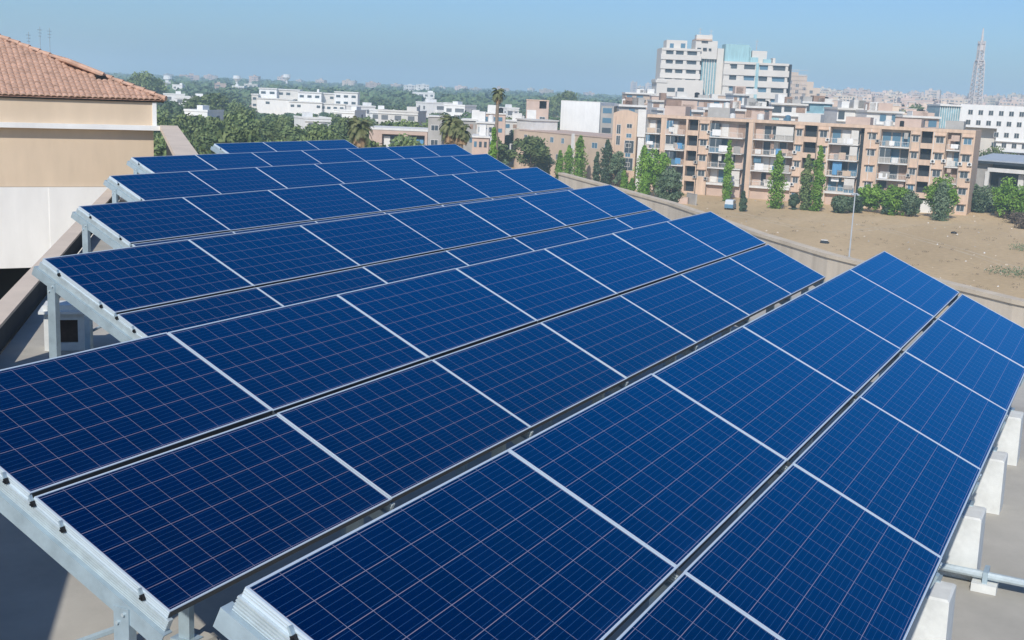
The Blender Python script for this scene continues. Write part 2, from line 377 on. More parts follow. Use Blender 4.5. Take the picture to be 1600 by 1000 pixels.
def rafter_mesh(zt, nleft):
    """ribbed mounting rail over a channel rafter, running down the slope; local x = across"""
    mb = MB(); T = lambda x, s, n: TP(x, s, n, zt)
    L = [(0.010, -0.041)]
    for q in range(4): z = -0.043-0.014*q; L += [(0.004, z), (0.004, z-0.006), (0.016, z-0.008), (0.016, z-0.012)]
    L += [(0.004, -0.099), (0.004, -0.103)]
    rib = [(0.040, -0.103), (0.040, -0.041)]+L
    n = len(rib); vs = [T(a, s, b) for s in (-0.01, 2.04) for a, b in rib]
    fs = [(i,(i+1)%n,n+(i+1)%n,n+i) for i in range(n)]+[tuple(range(n-1,-1,-1)), tuple(range(n,2*n))]
    mb.add(vs, fs, ALU)
    return mb
def chan_mesh(zt):
    mb = MB(); T = lambda x, s, n: TP(x, s, n, zt)
    mb.tbox(T, -0.022, -0.015, -0.04, 2.06, -0.192, -0.105, GALV)     # web faces left
    mb.tbox(T, -0.015, 0.04, -0.04, 2.06, -0.111, -0.105, GALV)
    mb.tbox(T, -0.015, 0.04, -0.04, 2.06, -0.192, -0.186, GALV)
    return mb
def array(ox, oy, zt_w, i0, i1, label):
    zt = zt_w - DK
    root = empty('solar_array', (ox, oy, DK), label=label, cat='solar array', group='solar arrays stepping back across the roof')
    L0 = 1.963
    for i in range(i0, i1):
        for j in range(2):
            s = (0.4965 if j == 0 else 2.02-0.4965) + rnd.uniform(-0.0015, 0.0015)
            p = bpy.data.objects.new('solar_panel', FM); COL.objects.link(p); p.parent = root
            p.location = TP((i+0.5)*L0 + rnd.uniform(-0.001,0.001), s, rnd.uniform(-0.001, 0.001), zt)
            p.rotation_euler = (TL + rnd.gauss(0, 0.0015), rnd.gauss(0, 0.0012), rnd.gauss(0, 0.0006))
            c = bpy.data.objects.new('cell_sheet', CM); COL.objects.link(c); c.parent = p
    rm = rafter_mesh(zt, 0).mesh('mounting_rail'); cm_ = chan_mesh(zt).mesh('rafter')
    s_f, s_r = 1.72, 0.16
    # posts
    def post(s, nm):
        top = zt - s*st_ - 0.20
        mb = MB(); y = -s*ct + 0.0
        mb.box(-0.045,0.045,y-0.045,y-0.039,0.0,top+0.05,GALV)
        mb.box(-0.045,-0.039,y-0.039,y+0.035,0.0,top+0.05,GALV)
        mb.box(0.039,0.045,y-0.039,y+0.035,0.0,top+0.05,GALV)
        return mb
    pf = MB(); 
    def post2(s, base):
        top = zt - s*st_ - 0.15; y = -s*ct
        mb = MB()
        x = -0.024
        # channel open to the right: web on the left, two flanges
        mb.box(x-0.006, x, y-0.05, y+0.05, base, top, GALV)
        mb.box(x, x+0.045, y-0.05, y-0.044, base, top-0.004, GALV)
        mb.box(x, x+0.045, y+0.044, y+0.05, base, top-0.004, GALV)
        mb.box(x-0.05, x+0.09, y-0.09, y+0.09, base, base+0.012, GALV)
        mb.tube((x-0.018,y-0.02,top-0.03),(x+0.006,y-0.02,top-0.03),0.010,0.010,ALU,6)
        mb.tube((x-0.018,y+0.02,top-0.08),(x+0.006,y+0.02,top-0.08),0.010,0.010,ALU,6)
        return mb.mesh('post')
    fh_ = 0.56 if i0 == 1 else 0.06
    pmf, pmr = post2(s_f, fh_), post2(s_r, 0.06)
    def foot(s, w, h, fm_):
        mb = MB(); y = -s*ct; b = 0.015
        vs = []
        for z, e in ((0.002, 0.0), (h-b, 0.012), (h, 0.03)):
            for sx, sy in ((-1,-1),(1,-1),(1,1),(-1,1)):
                vs.append((sx*(0.2-e)-(0.20 if h > 0.3 else 0.02), y+sy*(w-e)+0.03, z))
        fs = [(0,3,2,1),(8,9,10,11)]+[(4*k+i,4*k+(i+1)%4,4*k+4+(i+1)%4,4*k+4+i) for k in range(2) for i in range(4)]
        mb.add(vs, fs, fm_); return mb.mesh('footing')
    fmf, fmr = foot(s_f, 0.24, fh_, BLOCK if i0 == 1 else FLOOR), foot(s_r, 0.16, 0.06, FLOOR)
    cl = MB(); cl.box(-0.008,0.008,-0.010,0.010,-0.060,-0.030,BLACK); cl.box(-0.0085,0.010,-0.005,0.005,-0.0298,0.003,GALV); cl.tube((0.0082,0,-0.045),(0.018,0,-0.045),0.007,0.007,BLACK,6); clm = cl.mesh('clamp')
    for i in range(i0, i1+1):
        x = i*L0 + (0.0 if i > i0 else 0.0)
        xr = x - 0.012 if i == i0 else (x + 0.0 if i < i1 else x - 0.05)
        for me, nm in ((rm, 'mounting_rail'), (cm_, 'rafter'), (pmf, 'post'), (pmr, 'post'), (fmf, 'footing'), (fmr, 'footing')):
            q = bpy.data.objects.new(nm, me); COL.objects.link(q); q.parent = root; q.location = (xr, 0, 0)
    sm = MB(); sm.tbox(lambda x, s, n: TP(x, s, n, zt), -0.0042, 0.0042, 0.0, 2.02, -0.032, -0.007, EDGE_SHADE); sme = sm.mesh('gap_shade_strip')  # added dark strip, paints the shade in the gap between panels
    for i in range(i0+1, i1):
        q = bpy.data.objects.new('gap_shade_strip', sme); COL.objects.link(q); q.parent = root; q.location = (i*L0, 0, 0)
    for s in (0.22, 0.80, 1.010, 1.24, 1.82):
        q = bpy.data.objects.new('clamp', clm); COL.objects.link(q); q.parent = root
        q.location = TP(i0*L0-0.008, s, 0.0, zt); q.rotation_euler = (TL, 0, pi)
    # brace between rear and front posts at the ends, and two long purlins
    mb = MB()
    for s in (0.45, 1.55):
        y0 = s
        mb.tbox(lambda x, a, b: TP(x, a, b, zt), i0*L0+0.05, i1*L0-0.06, y0-0.02, y0+0.02, -0.245, -0.198, GALV)
    mb.build('purlin', root)
    for i in (i0, i1):
        mb = MB(); x = i*L0 + (0.03 if i == i0 else -0.08)
        mb.tube((x, -s_r*ct, 0.55), (x, -s_f*ct, zt - s_f*st_ - 0.26), 0.018, 0.018, GALV, 6); mb.build('brace', root)
    return root
arrs = [
 (1.084, 2.544, 18.269, 1, 7, 'nearest solar array, six panels long, filling the bottom right of the picture'),
 (4.074, 5.712, 18.270, 0, 7, 'second solar array from the front, its low left corner on a steel post'),
 (7.871, 8.989, 18.251, 0, 7, 'third solar array from the front, standing over the white vent hood'),
 (11.435, 12.35, 18.233, 0, 7, 'fourth solar array from the front, in front of the tan parapet and white wall'),
 (15.34, 15.807, 18.220, 0, 7, 'fifth solar array from the front, its left corner just below the beige wall'),
 (19.046, 18.974, 18.227, 0, 7, 'sixth solar array from the front, second from the back'),
 (24.493, 21.459, 18.265, 0, 3, 'farthest and shortest solar array, three panels long, below the round trees'),
]
for a in arrs: array(*a)

# ------------------------------------------------------------------ tile roofed house at left
WL = atd(0, 193, 36.5); WR = atd(243, 198, 38.7)
uw = Vector((WR.x-WL.x, WR.y-WL.y, 0)).normalized(); Wd = (Vector((WR.x-WL.x, WR.y-WL.y, 0))).length
rzw = math.atan2(uw.y, uw.x)
zf = lambda y, x=120, d=37.5: atd(x, y, d).z
zE, zLd, zB, zW = zf(152), zf(196), zf(292, 80), CZ-(420-107)*36.8/FPX
house = empty('tile_roofed_house', (WR.x, WR.y, 0), rzw, label='beige house with a terracotta tile roof at the left edge', cat='house')
# local: x along wall (0 = right corner, negative to the left), y into the house, z up
XL = -16.0
mb = MB()
mb.box(XL, 0, 0, 9, zLd-0.12, zE+0.05, BEIGE)
mb.box(XL, -0.06, 0.04, 9, zB, zLd-0.12, BEIGE)
mb.build('upper_wall', house)
mb = MB(); xf = -Wd*(243-70)/243
mb.box(XL, xf, 0.0, 0.6, zW, zB-0.012, WHITEW); mb.box(xf, -0.3, -0.02, 0.6, zW, zB-0.012, WHITEW); mb.box(XL, -0.3, 0.6, 9, zB-0.3, zB-0.012, WHITEW)
mb.build('white_band', house)
mb = MB(); mb.box(XL, -0.3, 2.6, 9, 0, zW+0.02, DARKR); mb.box(XL, -0.3, 0.62, 2.6, zW-0.02, zW+0.1, DARKR); mb.box(-0.6,-0.3,0.3,2.6,0,zW-0.02,DARKR); mb.box(XL,-0.3,0.3,2.6,0,9.0,DARKR); mb.build('lower_wall', house)  # near-black faces paint in the shade under the white band
mb = MB(); mb.box(XL, 0.10, -0.26, 0.0, zLd-0.10, zLd+0.05, WHITEW); mb.box(0.0,0.10,0.0,9,zLd-0.10,zLd+0.05,WHITEW); mb.build('ledge', house)
mb = MB(); mb.box(-0.10, 0.03, -0.05, 0.0, zLd+0.05, zE-0.02, WHITEW); mb.box(-0.03, 0.03, 0.0, 0.10, zLd+0.05, zE-0.02, WHITEW); mb.build('corner_strip', house)
mb = MB(); mb.box(0.004, 0.05, 0.12, 9, zLd+0.06, zE-0.02, SLATE); mb.build('side_shade_panel', house)  # dark sheet over the return wall, its colour stands for shade
# barrel tiles
def tiles(ox, oy, ux, uy, vx, vy, W, rise, hipL, hipR, depth, mb):
    """roof plane; eave from (ox,oy) along u for W; v horizontally inward; slope rise per metre; hips cut 45 deg"""
    pitch = 0.175; nt = int(W/pitch); seg = 6; course = 0.24
    nrow = int(depth/course)
    for c in range(nt):
        x0 = c*pitch
        for r in range(nrow):
            v0, v1 = r*course, (r+1)*course+0.03
            xm = x0+pitch/2
            if hipR and (W - xm) < v0*1.0: continue
            if hipL and xm < v0: continue
            jit = rnd.uniform(-0.006, 0.006)
            vs = []
            for v, lift in ((v0, 0.035+jit), (v1, 0.0+jit)):
                for k in range(seg+1):
                    a = pi*k/seg; xx = x0 + pitch*0.5 - cos(a)*pitch*0.5; zz = sin(a)*0.06
                    zz = max(zz, 0.012)
                    px = ox+ux*xx+vx*v; py = oy+uy*xx+vy*v
                    vs.append((px, py, zE0 + v*rise + zz + lift))
            n = seg+1
            fs = [(k,k+1,n+k+1,n+k) for k in range(seg)]
            # front lip
            o = len(vs)
            for k in range(n): x,y,z = vs[k]; vs.append((x,y,z-0.03))
            fs += [(o+k,o+k+1,k+1,k) for k in range(seg)]
            mb.add(vs, fs, TILE)
zE0 = zE - 0.02
OH = 0.32; OY = 0.13
mb = MB(); Wr = 14.0
rise = 0.40
tiles(OH-Wr, -OY, 1, 0, 0, 1, Wr, rise, False, True, 5.4, mb)
tiles(OH, -OY, 0, 1, -1, 0, 10.8, rise, True, True, 5.4, mb)
rf = mb.build('roof', house)
mb = MB()
mb.add([(OH-Wr,-OY+0.02,zE0-0.01),(OH-0.02,-OY+0.02,zE0-0.01),(OH-5.4,5.4-OY,zE0+5.4*rise-0.03),(OH-Wr,5.4-OY,zE0+5.4*rise-0.03),(OH-0.02,10.8-OY,zE0-0.01)], [(0,1,2,3),(1,4,2)], TILE)
mb.box(OH-Wr, OH-0.05, -OY+0.05, 10.4, zE0-0.06, zE0-0.012, BLACK)
mb.build('roof_underlay', rf)
mb = MB(); k = 0; t = 0.0
while t < 5.3:
    p0 = Vector((OH-t, -OY+t, zE0+t*rise+0.06)); t2 = t+0.30
    p1 = Vector((OH-t2, -OY+t2, zE0+t2*rise+0.05))
    if True:
        mb.tube(p0+Vector((0,0,0.02)), p1, 0.085, 0.075, TILE, 8)
    t += 0.28
mb.build('hip_tiles', rf)
# small upper roof corner behind the hip
mb = MB()
for c in range(9):
    a0 = c*0.235
    mb.tube((-1.35-a0*0.35, 1.35+a0, zE0+0.74+a0*0.17), (-2.4-a0*0.25, 2.0+a0, zE0+1.16+a0*0.1), 0.085, 0.085, TILE, 8)
mb.box(-1.6,-1.30,1.2,1.6,zE0+0.50,zE0+0.72,BLACK)
mb.build('upper_roof_edge', rf)
# sloping concrete canopy from the corner
A = atd(263.5, 196, 38.9); B = atd(296, 248, 27.9)
dv = (B-A); dn = Vector((dv.y, -dv.x, 0)).normalized()*0.28
cb = MB(); th = Vector((0,0,-0.14))
q = [A-dn, A+dn, B+dn, B-dn]; q8 = [p+th for p in q]+q
oA = Vector((A.x, A.y, 0))
cb.add([tuple(p-oA) for p in q8], [(3,2,1,0),(4,5,6,7),(0,1,5,4),(1,2,6,5),(2,3,7,6),(3,0,4,7)], BEAMM)
cn = empty('stair_canopy', tuple(oA), label='sloping tan concrete slab running down from the corner of the tile roofed house', cat='canopy')
cb.build('slab', cn)
cb = MB(); dn2 = dn*0.3
q = [A-dn2, A+dn2, B+dn2, B-dn2]
vs = [(p.x-oA.x, p.y-oA.y, 12.0) for p in q]+[(p.x-oA.x, p.y-oA.y, p.z-0.145) for p in q]
cb.add(vs, [(3,2,1,0),(4,5,6,7),(0,1,5,4),(1,2,6,5),(2,3,7,6),(3,0,4,7)], SLATE); cb.build('side_wall', cn)  # wall coloured dark for the shaded recess below the slab
# rooftop antennas beyond the ridge
for px, yt, yb, k in ((45, 50, 66, 0), (63, 42, 70, 1), (78, 44, 74, 2)):
    p = atd(px, yb, 47); tz = atd(px, yt, 47).z
    mb = MB(); mb.tube((0,0,-3), (0,0,tz-p.z), 0.018, 0.012, GALV, 6)
    for j in range(3): mb.tube((-0.12+0.02*j, 0, tz-p.z-0.12-0.12*j), (0.12-0.02*j, 0.03, tz-p.z-0.12-0.12*j), 0.012, 0.012, GALV, 4)
    o = mb.build('antenna', label=['shortest thin antenna above the terracotta roof, nearest the picture edge', 'thin antenna above the terracotta roof, between two others', 'thin antenna above the terracotta roof, farthest down the hip'][k], cat='antenna', group='antennas above the tiled roof')
    o.location = p

exec_parts = True
# ------------------------------------------------------------------ town: facades
class Fac:
    """a building placed by its front roof line: local x along the front, y inward, z up from the ground"""
    def __init__(s, name, px0, px1, ytop0, ytop1, d0, d1, label, cat='building', group=None, D=10):
        a = atd(px0, ytop0, d0); b = atd(px1, ytop1, d1)
        s.H = (a.z+b.z)/2; u = Vector((b.x-a.x, b.y-a.y, 0)); s.W = u.length; u.normalize()
        s.rz = math.atan2(u.y, u.x); s.D = D; s.px0, s.px1 = px0, px1
        s.root = empty(name, (a.x, a.y, 0), s.rz, label=label, cat=cat, group=group)
        s.d0, s.d1 = d0, d1
    def u(s, px):
        # position along the front of photo column px (perspective correct)
        t = (px-s.px0)/(s.px1-s.px0); return s.W*t*s.d0/(s.d1+(s.d0-s.d1)*t)
    def win(s, x0, x1, z0, z1, y=0.0, glass=None, hood=False):
        """one window: frame and pane (and hood) in one part"""
        glass = glass or GLASSD
        mb = MB(); w = 0.09
        mb.box(x0, x1, y-0.05, y-0.003, z0, z0+w, WFRAME); mb.box(x0, x1, y-0.05, y-0.003, z1-w, z1, WFRAME)
        mb.box(x0, x0+w, y-0.05, y-0.003, z0+w, z1-w, WFRAME); mb.box(x1-w, x1, y-0.05, y-0.003, z0+w, z1-w, WFRAME)
        xm = (x0+x1)/2; mb.box(xm-0.03, xm+0.03, y-0.045, y-0.003, z0+w, z1-w, WFRAME)
        mb.box(x0+w, xm-0.03, y-0.02, y-0.004, z0+w, z1-w, glass); mb.box(xm+0.03, x1-w, y-0.02, y-0.004, z0+w, z1-w, glass)
        if hood: mb.box(x0-0.25, x1+0.25, y-0.5, y-0.003, z1+0.12, z1+0.24, APT)
        return mb.build('window', s.root)

rb = random.Random(11)
# ---- the long orange apartment block
AP = Fac('apartment_block', 998, 1525, 177.0, 204.5, 252, 224, 'long five storey peach apartment block with stacked balconies behind the sandy ground', cat='apartments', D=13)
H = AP.H; FH = 3.15; ZT = [H-0.75-FH*k for k in range(6)]      # storey ceilings
bays = [ # px0, px1, type
 (998,1012,'shaft'), (1012,1034,'balc'), (1034,1043,'wall'), (1043,1073,'balc'), (1073,1076,'wall'), (1076,1092,'stair'), (1092,1112,'win'),
 (1112,1164,'balc'), (1164,1171,'gap'), (1171,1180,'wall'), (1180,1243,'balc'), (1243,1258,'win'), (1258,1278,'stair'), (1278,1299,'win'),
 (1299,1345,'balc'), (1345,1352,'gap'), (1352,1378,'win'), (1378,1424,'balc'), (1424,1441,'win'), (1441,1459,'stair'), (1459,1482,'win'), (1482,1503,'small'), (1503,1525,'win')]
core = MB(); core.box(0.01, AP.W-0.01, 1.6, AP.D, 0, H-0.3, APTIN); core.build('rear_volume', AP.root)
wm = MB(); rm_ = MB()
for p0, p1, t in bays:
    x0, x1 = AP.u(p0), AP.u(p1); bot = 0.0
    if t == 'shaft':
        m = MB(); m.box(x0+0.1, x1-0.1, -0.6, 1.6, H*0.70, H+0.9, SLAB); m.box(x0+0.3, x1-0.3, -0.3, 1.6, 0, H*0.70-0.01, SLAB); m.build('white_service_shaft', AP.root); continue
    if t in ('wall', 'win'):
        wm.box(x0, x1, 0, 1.6, 0, H-0.62, APT)
        if t == 'win':
            xc = (x0+x1)/2; ww = min(0.75, (x1-x0)*0.3)
            for k in range(5):
                zc = ZT[k]-1.35
                if k == 4 and rb.random() < 0.5: continue
                AP.win(xc-ww, xc+ww, zc-0.65-rb.choice([0,0.1,0]), zc+0.65, glass=rb.choice([GLASSD, GLASSB, GLASSD]), hood=True)
    elif t == 'gap':
        wm.box(x0, x1, 1.3, 1.6, 0, H-0.62, SLATE)
    elif t == 'stair':
        for k in range(5):
            z = ZT[k]
            m = MB(); m.box(x0, x1, 0.05, 0.25, z-FH, z-FH+1.05, APT); m.box(x0, x1, 0.25, 1.6, z-FH, z-FH+0.12, SLAB); m.build('landing', AP.root)
        wm.box(x0, x1, 1.5, 1.59, 0, H-0.62, SLATE)
    elif t in ('balc', 'small'):
        pj_ = -0.7 if t == 'balc' else -0.15
        for k in range(5):
            z = ZT[k]
            if k == 4:
                m = MB(); m.box(x0, x1, 0.3, 1.6, 0, z-0.35, PINKP); m.box(x0, x1, pj_, 0.3, z-0.35, z-0.15, SLAB); m.build('balcony', AP.root); 
                continue
            zf_ = z-FH
            m = MB()
            m.box(x0, x1, pj_, 1.6, zf_-0.16, zf_+0.02, SLAB)
            # railing: rail, bars and low panel
            m.box(x0+0.05, x1-0.05, pj_+0.02, pj_+0.07, zf_+0.98, zf_+1.05, WFRAME)
            n = max(3, int((x1-x0)/0.30))
            for i in range(n+1):
                xx = x0+0.06+(x1-x0-0.12)*i/n; m.box(xx-0.02, xx+0.02, pj_+0.03, pj_+0.06, zf_+0.02, zf_+0.98, WFRAME)
            m.build('balcony', AP.root)
            # doors / glazing behind
            m = MB(); nd = max(2, int((x1-x0)/1.5)); xs = [x0+(x1-x0)*i/nd for i in range(nd+1)]
            for i in range(nd):
                g_ = rb.choice([GLASSD, GLASSB, PINKP, SLAB, GLASSD, CLOTHR])
                m.box(xs[i]+0.15, xs[i+1]-0.15, 1.54, 1.59, zf_+0.1, z-0.45, g_)
            m.build('balcony_doors', AP.root)
            # some bays closed in with a panel or glazing flush with the slab
            if rb.random() < 0.5:
                w_ = (x1-x0)*rb.uniform(0.25, 0.5); xx = rb.choice([x0+0.1, x1-w_-0.1]); m = MB(); c_ = rb.choice([PALE, TANP, GREYC, GLASSB, APTIN, PINKP])
                m.box(xx, xx+w_, pj_+0.12, pj_+0.18, zf_+0.03, zf_+1.1, c_); m.box(xx, xx+w_, pj_+0.12, pj_+0.17, zf_+1.15, z-0.4, rb.choice([GLASSD, GLASSB, PALE]))
                m.box(xx, xx+0.07, pj_+0.10, pj_+0.19, zf_+0.02, z-0.38, WFRAME); m.box(xx+w_/2, xx+w_/2+0.07, pj_+0.10, pj_+0.19, zf_+0.02, z-0.38, WFRAME); m.box(xx, xx+w_, pj_+0.10, pj_+0.19, zf_+1.1, zf_+1.15, WFRAME)
                m.build('balcony_screen', AP.root)
            # blinds and washing
            for _ in range(4 if x1-x0 > 4 else 2):
                if rb.random() < 0.7:
                    w_ = rb.uniform(0.7, 1.9); xx = rb.uniform(x0+0.2, max(x0+0.3, x1-w_-0.2)); h_ = rb.uniform(0.7, 1.7)
                    top = rb.choice([z-0.35, zf_+1.15, zf_+1.5]); cm = rb.choice([CLOTHW, CLOTHW, CLOTHB, CLOTHR, SLAB, GREYC, PINKP, GLASSB, PALE, TANP])
                    m = MB(); yy = pj_-0.04 if top < z-1 else 0.1
                    seg = 5; vs = []
                    for i in range(seg+1):
                        f_ = i/seg; y_ = yy+0.05*sin(f_*9+_); vs += [(xx+w_*f_, y_, max(zf_+0.1, top-h_)), (xx+w_*f_, y_+0.0, top), (xx+w_*f_, y_+0.03, max(zf_+0.1, top-h_)), (xx+w_*f_, y_+0.03, top)]
                    fs = []
                    for i in range(seg):
                        o = 4*i; fs += [(o,o+4,o+5,o+1),(o+2,o+3,o+7,o+6),(o+1,o+5,o+7,o+3),(o,o+2,o+6,o+4)]
                    fs += [(0,1,3,2),(4*seg,4*seg+2,4*seg+3,4*seg+1)]
                    m.add(vs, fs, cm); m.build('hanging_blind', AP.root)
wm.box(AP.u(1012), AP.W, -0.06, 1.61, H-0.62, H, APT); wm.box(AP.W-0.3, AP.W+0.003, 1.6, AP.D, 0, H-0.01, APT)
wm.box(AP.u(1012), AP.W, 1.615, AP.D, H-0.29, H-0.1, GREYC)
wm.build('front_wall', AP.root)
for px in (1094, 1111, 1179, 1244, 1279, 1297, 1363, 1377, 1426, 1440, 1461, 1481, 1504):
    x = AP.u(px); mb = MB(); mb.tube((x, -0.1, 0), (x, -0.1, H-0.7), 0.07, 0.07, rb.choice([GREYC, SLAB, SLATE]), 6); mb.build('drain_pipe', AP.root)
for px in (1092.5, 1110, 1246, 1296, 1355, 1374, 1427, 1463, 1480, 1506, 1521):
    for k in range(4):
        if rb.random() < 0.5: continue
        x = AP.u(px); z = ZT[k]-2.6+rb.uniform(-0.2, 0.3); mb = MB(); mb.box(x-0.42, x+0.42, -0.42, -0.02, z, z+0.6, rb.choice([SLAB, GREYC])); mb.tube((x, -0.43, z+0.3), (x, -0.425, z+0.3), 0.24, 0.24, SLATE, 10); mb.build('air_conditioner', AP.root)
def tank(x, y, z, r, h, m_, par):
    mb = MB(); mb.tube((x,y,z),(x,y,z+h),r,r,m_,12); mb.tube((x,y,z+h),(x,y,z+h+0.15),r*0.9,r*0.3,m_,12); return mb.build('water_tank', par)
for k in range(14):
    x = rb.uniform(2, AP.W-2); tank(x, rb.uniform(3, 10), H-0.09, rb.uniform(0.5, 0.8), rb.uniform(0.9, 1.3), rb.choice([BLACK, SLAB, SLAB, GLASSB]), AP.root)
for k in range(7):
    x = 4+k*9.5; mb = MB(); mb.box(x, x+rb.uniform(2.5,5), 5, 9, H-0.09, H+rb.uniform(1.2,2.0), rb.choice([PINKP, PALE, GREYC])); mb.build('roof_shed', AP.root)

# ---- pink stair block with arched top
AT = Fac('stair_block', 959, 997, 172, 174, 262, 260, 'narrow peach block with an arched top and tall dark windows left of the long apartments', cat='apartments', D=11)
H = AT.H; W = AT.W
mb = MB(); mb.box(0, W, 0, 11, 0, H-0.6, APT)
n = 14; arch = [(0, H-0.6)]+[(W*i/n, H-0.6+0.75*sin(pi*i/n)) for i in range(n+1)]+[(W, H-0.6)]
vs = [(x, 0.0, z) for x, z in arch]+[(x, 0.5, z) for x, z in arch]; k = len(arch)
mb.add(vs, [tuple(range(k)), tuple(range(2*k-1,k-1,-1))]+[(i,(i+1)%k,k+(i+1)%k,k+i) for i in range(k)], APT)
mb.build('wall', AT.root)
for zc in (H-4.0, H-6.4): AT.win(W*0.16, W*0.34, zc-1.1, zc+1.0)
for q in range(5): AT.win(W*0.57, W*0.80, H-3.2-q*2.1-0.55, H-3.2-q*2.1+0.45, glass=GLASSB if q%2 else GLASSD)
for zc in (4.8, 8.6): AT.win(W*0.52, W*0.92, zc-1.4, zc+1.4)
mb = MB(); mb.box(W*0.1, W*0.12, -0.12, -0.003, 0, H-1.2, PINKP); mb.box(W*0.95, W*0.985, -0.14, -0.003, 0, H-1.2, BEIGE); mb.build('rib', AT.root)

# ---- white blank wall building
WB = Fac('office_building', 877, 938, 157, 161, 310, 306, 'tall windowless white wall above the low peach building', D=14)
H = WB.H; W = WB.W
mb = MB(); mb.box(0, W, 0, 14, 0, H, WHITEW); mb.box(-0.02, W+0.02, -0.02, 0.3, H+0.003, H+0.18, SLAB); mb.build('wall', WB.root)
mb = MB(); mb.box(W+0.003, W+3.4, 1.0, 13, 0, H-0.8, GREYC); mb.build('side_wing', WB.root)
for q in range(4):
    mb = MB(); mb.box(W+0.5, W+2.9, 0.95, 0.996, H-2.6-q*2.5, H-1.3-q*2.5, rb.choice([GLASSD, GLASSB, CLOTHR])); mb.build('window', WB.root)

# ---- narrow pink tower
NT = Fac('tower_house', 823, 858, 156, 156, 305, 305, 'narrow pinkish tower house with an open dark window at its top', cat='house', D=7)
H = NT.H; W = NT.W
mb = MB(); mb.box(0, W*0.58, 0, 7, 0, H-0.25, PINKP); mb.box(W*0.58, W, 0, 7, 0, H-2.2, PINKP); mb.box(W*0.9, W, 0, 7, H-2.2, H-0.25, PINKP); mb.box(W*0.58, W*0.9, 2.0, 7, H-2.2, H-0.25, SLATE)
mb.box(-0.1, W+0.1, -0.1, 7.1, H-0.24, H, APT); mb.box(0.2, W*0.45, -0.05, -0.003, H-5.5, H-2.6, SLAB); mb.box(W, W+0.06, 0.2, 7, 0, H-0.3, SLATE); mb.build('wall', NT.root)
NT.win(W*0.6, W*0.86, H-5.4, H-4.2); mb = MB(); mb.box(W*0.35, W*0.9, -0.5, -0.003, H-5.9, H-5.6, SLAB); mb.build('balcony', NT.root)

# ---- low peach building, curved left end
LB = Fac('school_building', 812, 962, 203, 214, 298, 266, 'low two storey peach building with small dark windows behind the round green trees', D=14)
H = LB.H; W = LB.W
mb = MB(); mb.box(0, W, 0, 14, 0, H-0.25, TANP); mb.box(-0.15, W+0.1, -0.15, 14, H-0.245, H, PINKP)
pts = [(0,0)]+[(-6.5*sin(a)*1.0, 4.2*(1-cos(a))) for a in [pi/2*i/7 for i in range(1,8)]]+[(-6.5,13.99),(0,13.99)]
mb.prism(list(reversed(pts)), 6.8, H-0.3, TANP); mb.prism([(x*0.93,y*0.93+0.3) for x,y in reversed(pts)], 0, 6.6, TANP); mb.prism([(x*1.04,y-0.1) for x,y in reversed(pts)], 6.605, 6.795, SLATE)
mb.build('wall', LB.root)
for px, dz, w_, g_ in ((822, 1.6, 1.4, GLASSD), (838, 2.0, 1.6, GLASSD), (863, 1.6, 1.5, GLASSB), (880, 1.6, 1.2, GLASSB), (872, 5.5, 1.0, GLASSD), (930, 1.9, 2.2, GLASSB), (950, 1.9, 2.0, GLASSB), (905, 5.5, 1.2, GLASSD), (945, 7.5, 1.8, GLASSD)):
    x = LB.u(px); LB.win(x-w_/2, x+w_/2, H-dz-0.9, H-dz+0.45, glass=g_)
mb = MB(); mb.box(-3.6, -2.0, -0.02, 0.4, 3.2, 6.2, BLACK); mb.box(-4.0, -3.65, -0.2, 0.4, 3.0, 6.4, SLAB); mb.build('doorway', LB.root)
mb = MB(); x = LB.u(897); mb.box(x-0.5, x+0.5, -0.35, -0.003, 0, H+0.1, SLAB); mb.build('pilaster', LB.root)
mb = MB(); mb.prism([(-6,3),(3.5,1.2),(3.5,9),(-6,9)], H+0.003, H+2.2, SLAB); mb.prism([(-6.3,2.7),(3.8,0.9),(3.8,9.3),(-6.3,9.3)], H+2.2, H+2.5, PALE); mb.build('roof_room', LB.root)

# ---- pink house with two bays
PH = Fac('terrace_house', 577, 668, 198, 203, 215, 215, 'low pink terrace house with two recessed bays between the two date palms', cat='house', D=10)
H = PH.H; W = PH.W
mb = MB(); mb.box(0, W, 1.2, 10, 0, H-0.4, PINKP)
xs = [0, PH.u(597), PH.u(631), PH.u(637), PH.u(664), W]
for a_, b_ in ((0,1),(2,3),(4,5)): mb.box(xs[a_], xs[b_], 0, 1.2, 0, H-0.42, PINKP)
mb.box(-0.1, W+0.1, -0.1, 10, H-0.395, H, SLAB); mb.box(xs[1], xs[2], 0, 1.2, H-1.1, H-0.42, PINKP); mb.box(xs[3], xs[4], 0, 1.2, H-1.1, H-0.42, PINKP); mb.build('wall', PH.root)
for a_, b_ in ((1,2),(3,4)):
    x0, x1 = xs[a_], xs[b_]
    mb = MB(); mb.box(x0+0.1, x1-0.1, 1.14, 1.196, H-3.8, H-1.3, GLASSD); mb.box(x0+0.2, x0+1.4, 1.0, 1.12, H-3.9, H-1.5, SLAB); mb.box(x1-1.6, x1-0.3, 1.0, 1.12, H-3.9, H-1.9, CLOTHB if a_ == 3 else CLOTHW); mb.build('balcony_doors', PH.root)
    mb = MB(); mb.box(x0, x1, 0.05, 0.2, H-4.6, H-3.7, SLAB); mb.build('balcony', PH.root)
mb = MB(); mb.box(W+0.1, W+2.6, -0.2, 6, 0, H+2.3, GREYC); mb.box(W, W+2.8, -0.4, 6.2, H+2.305, H+2.5, SLAB); mb.build('side_tower', PH.root)
for q in range(2): PH.win(W+0.6, W+2.0, H-2.2+q*2.6-0.6, H-2.2+q*2.6+0.5, y=-0.2)

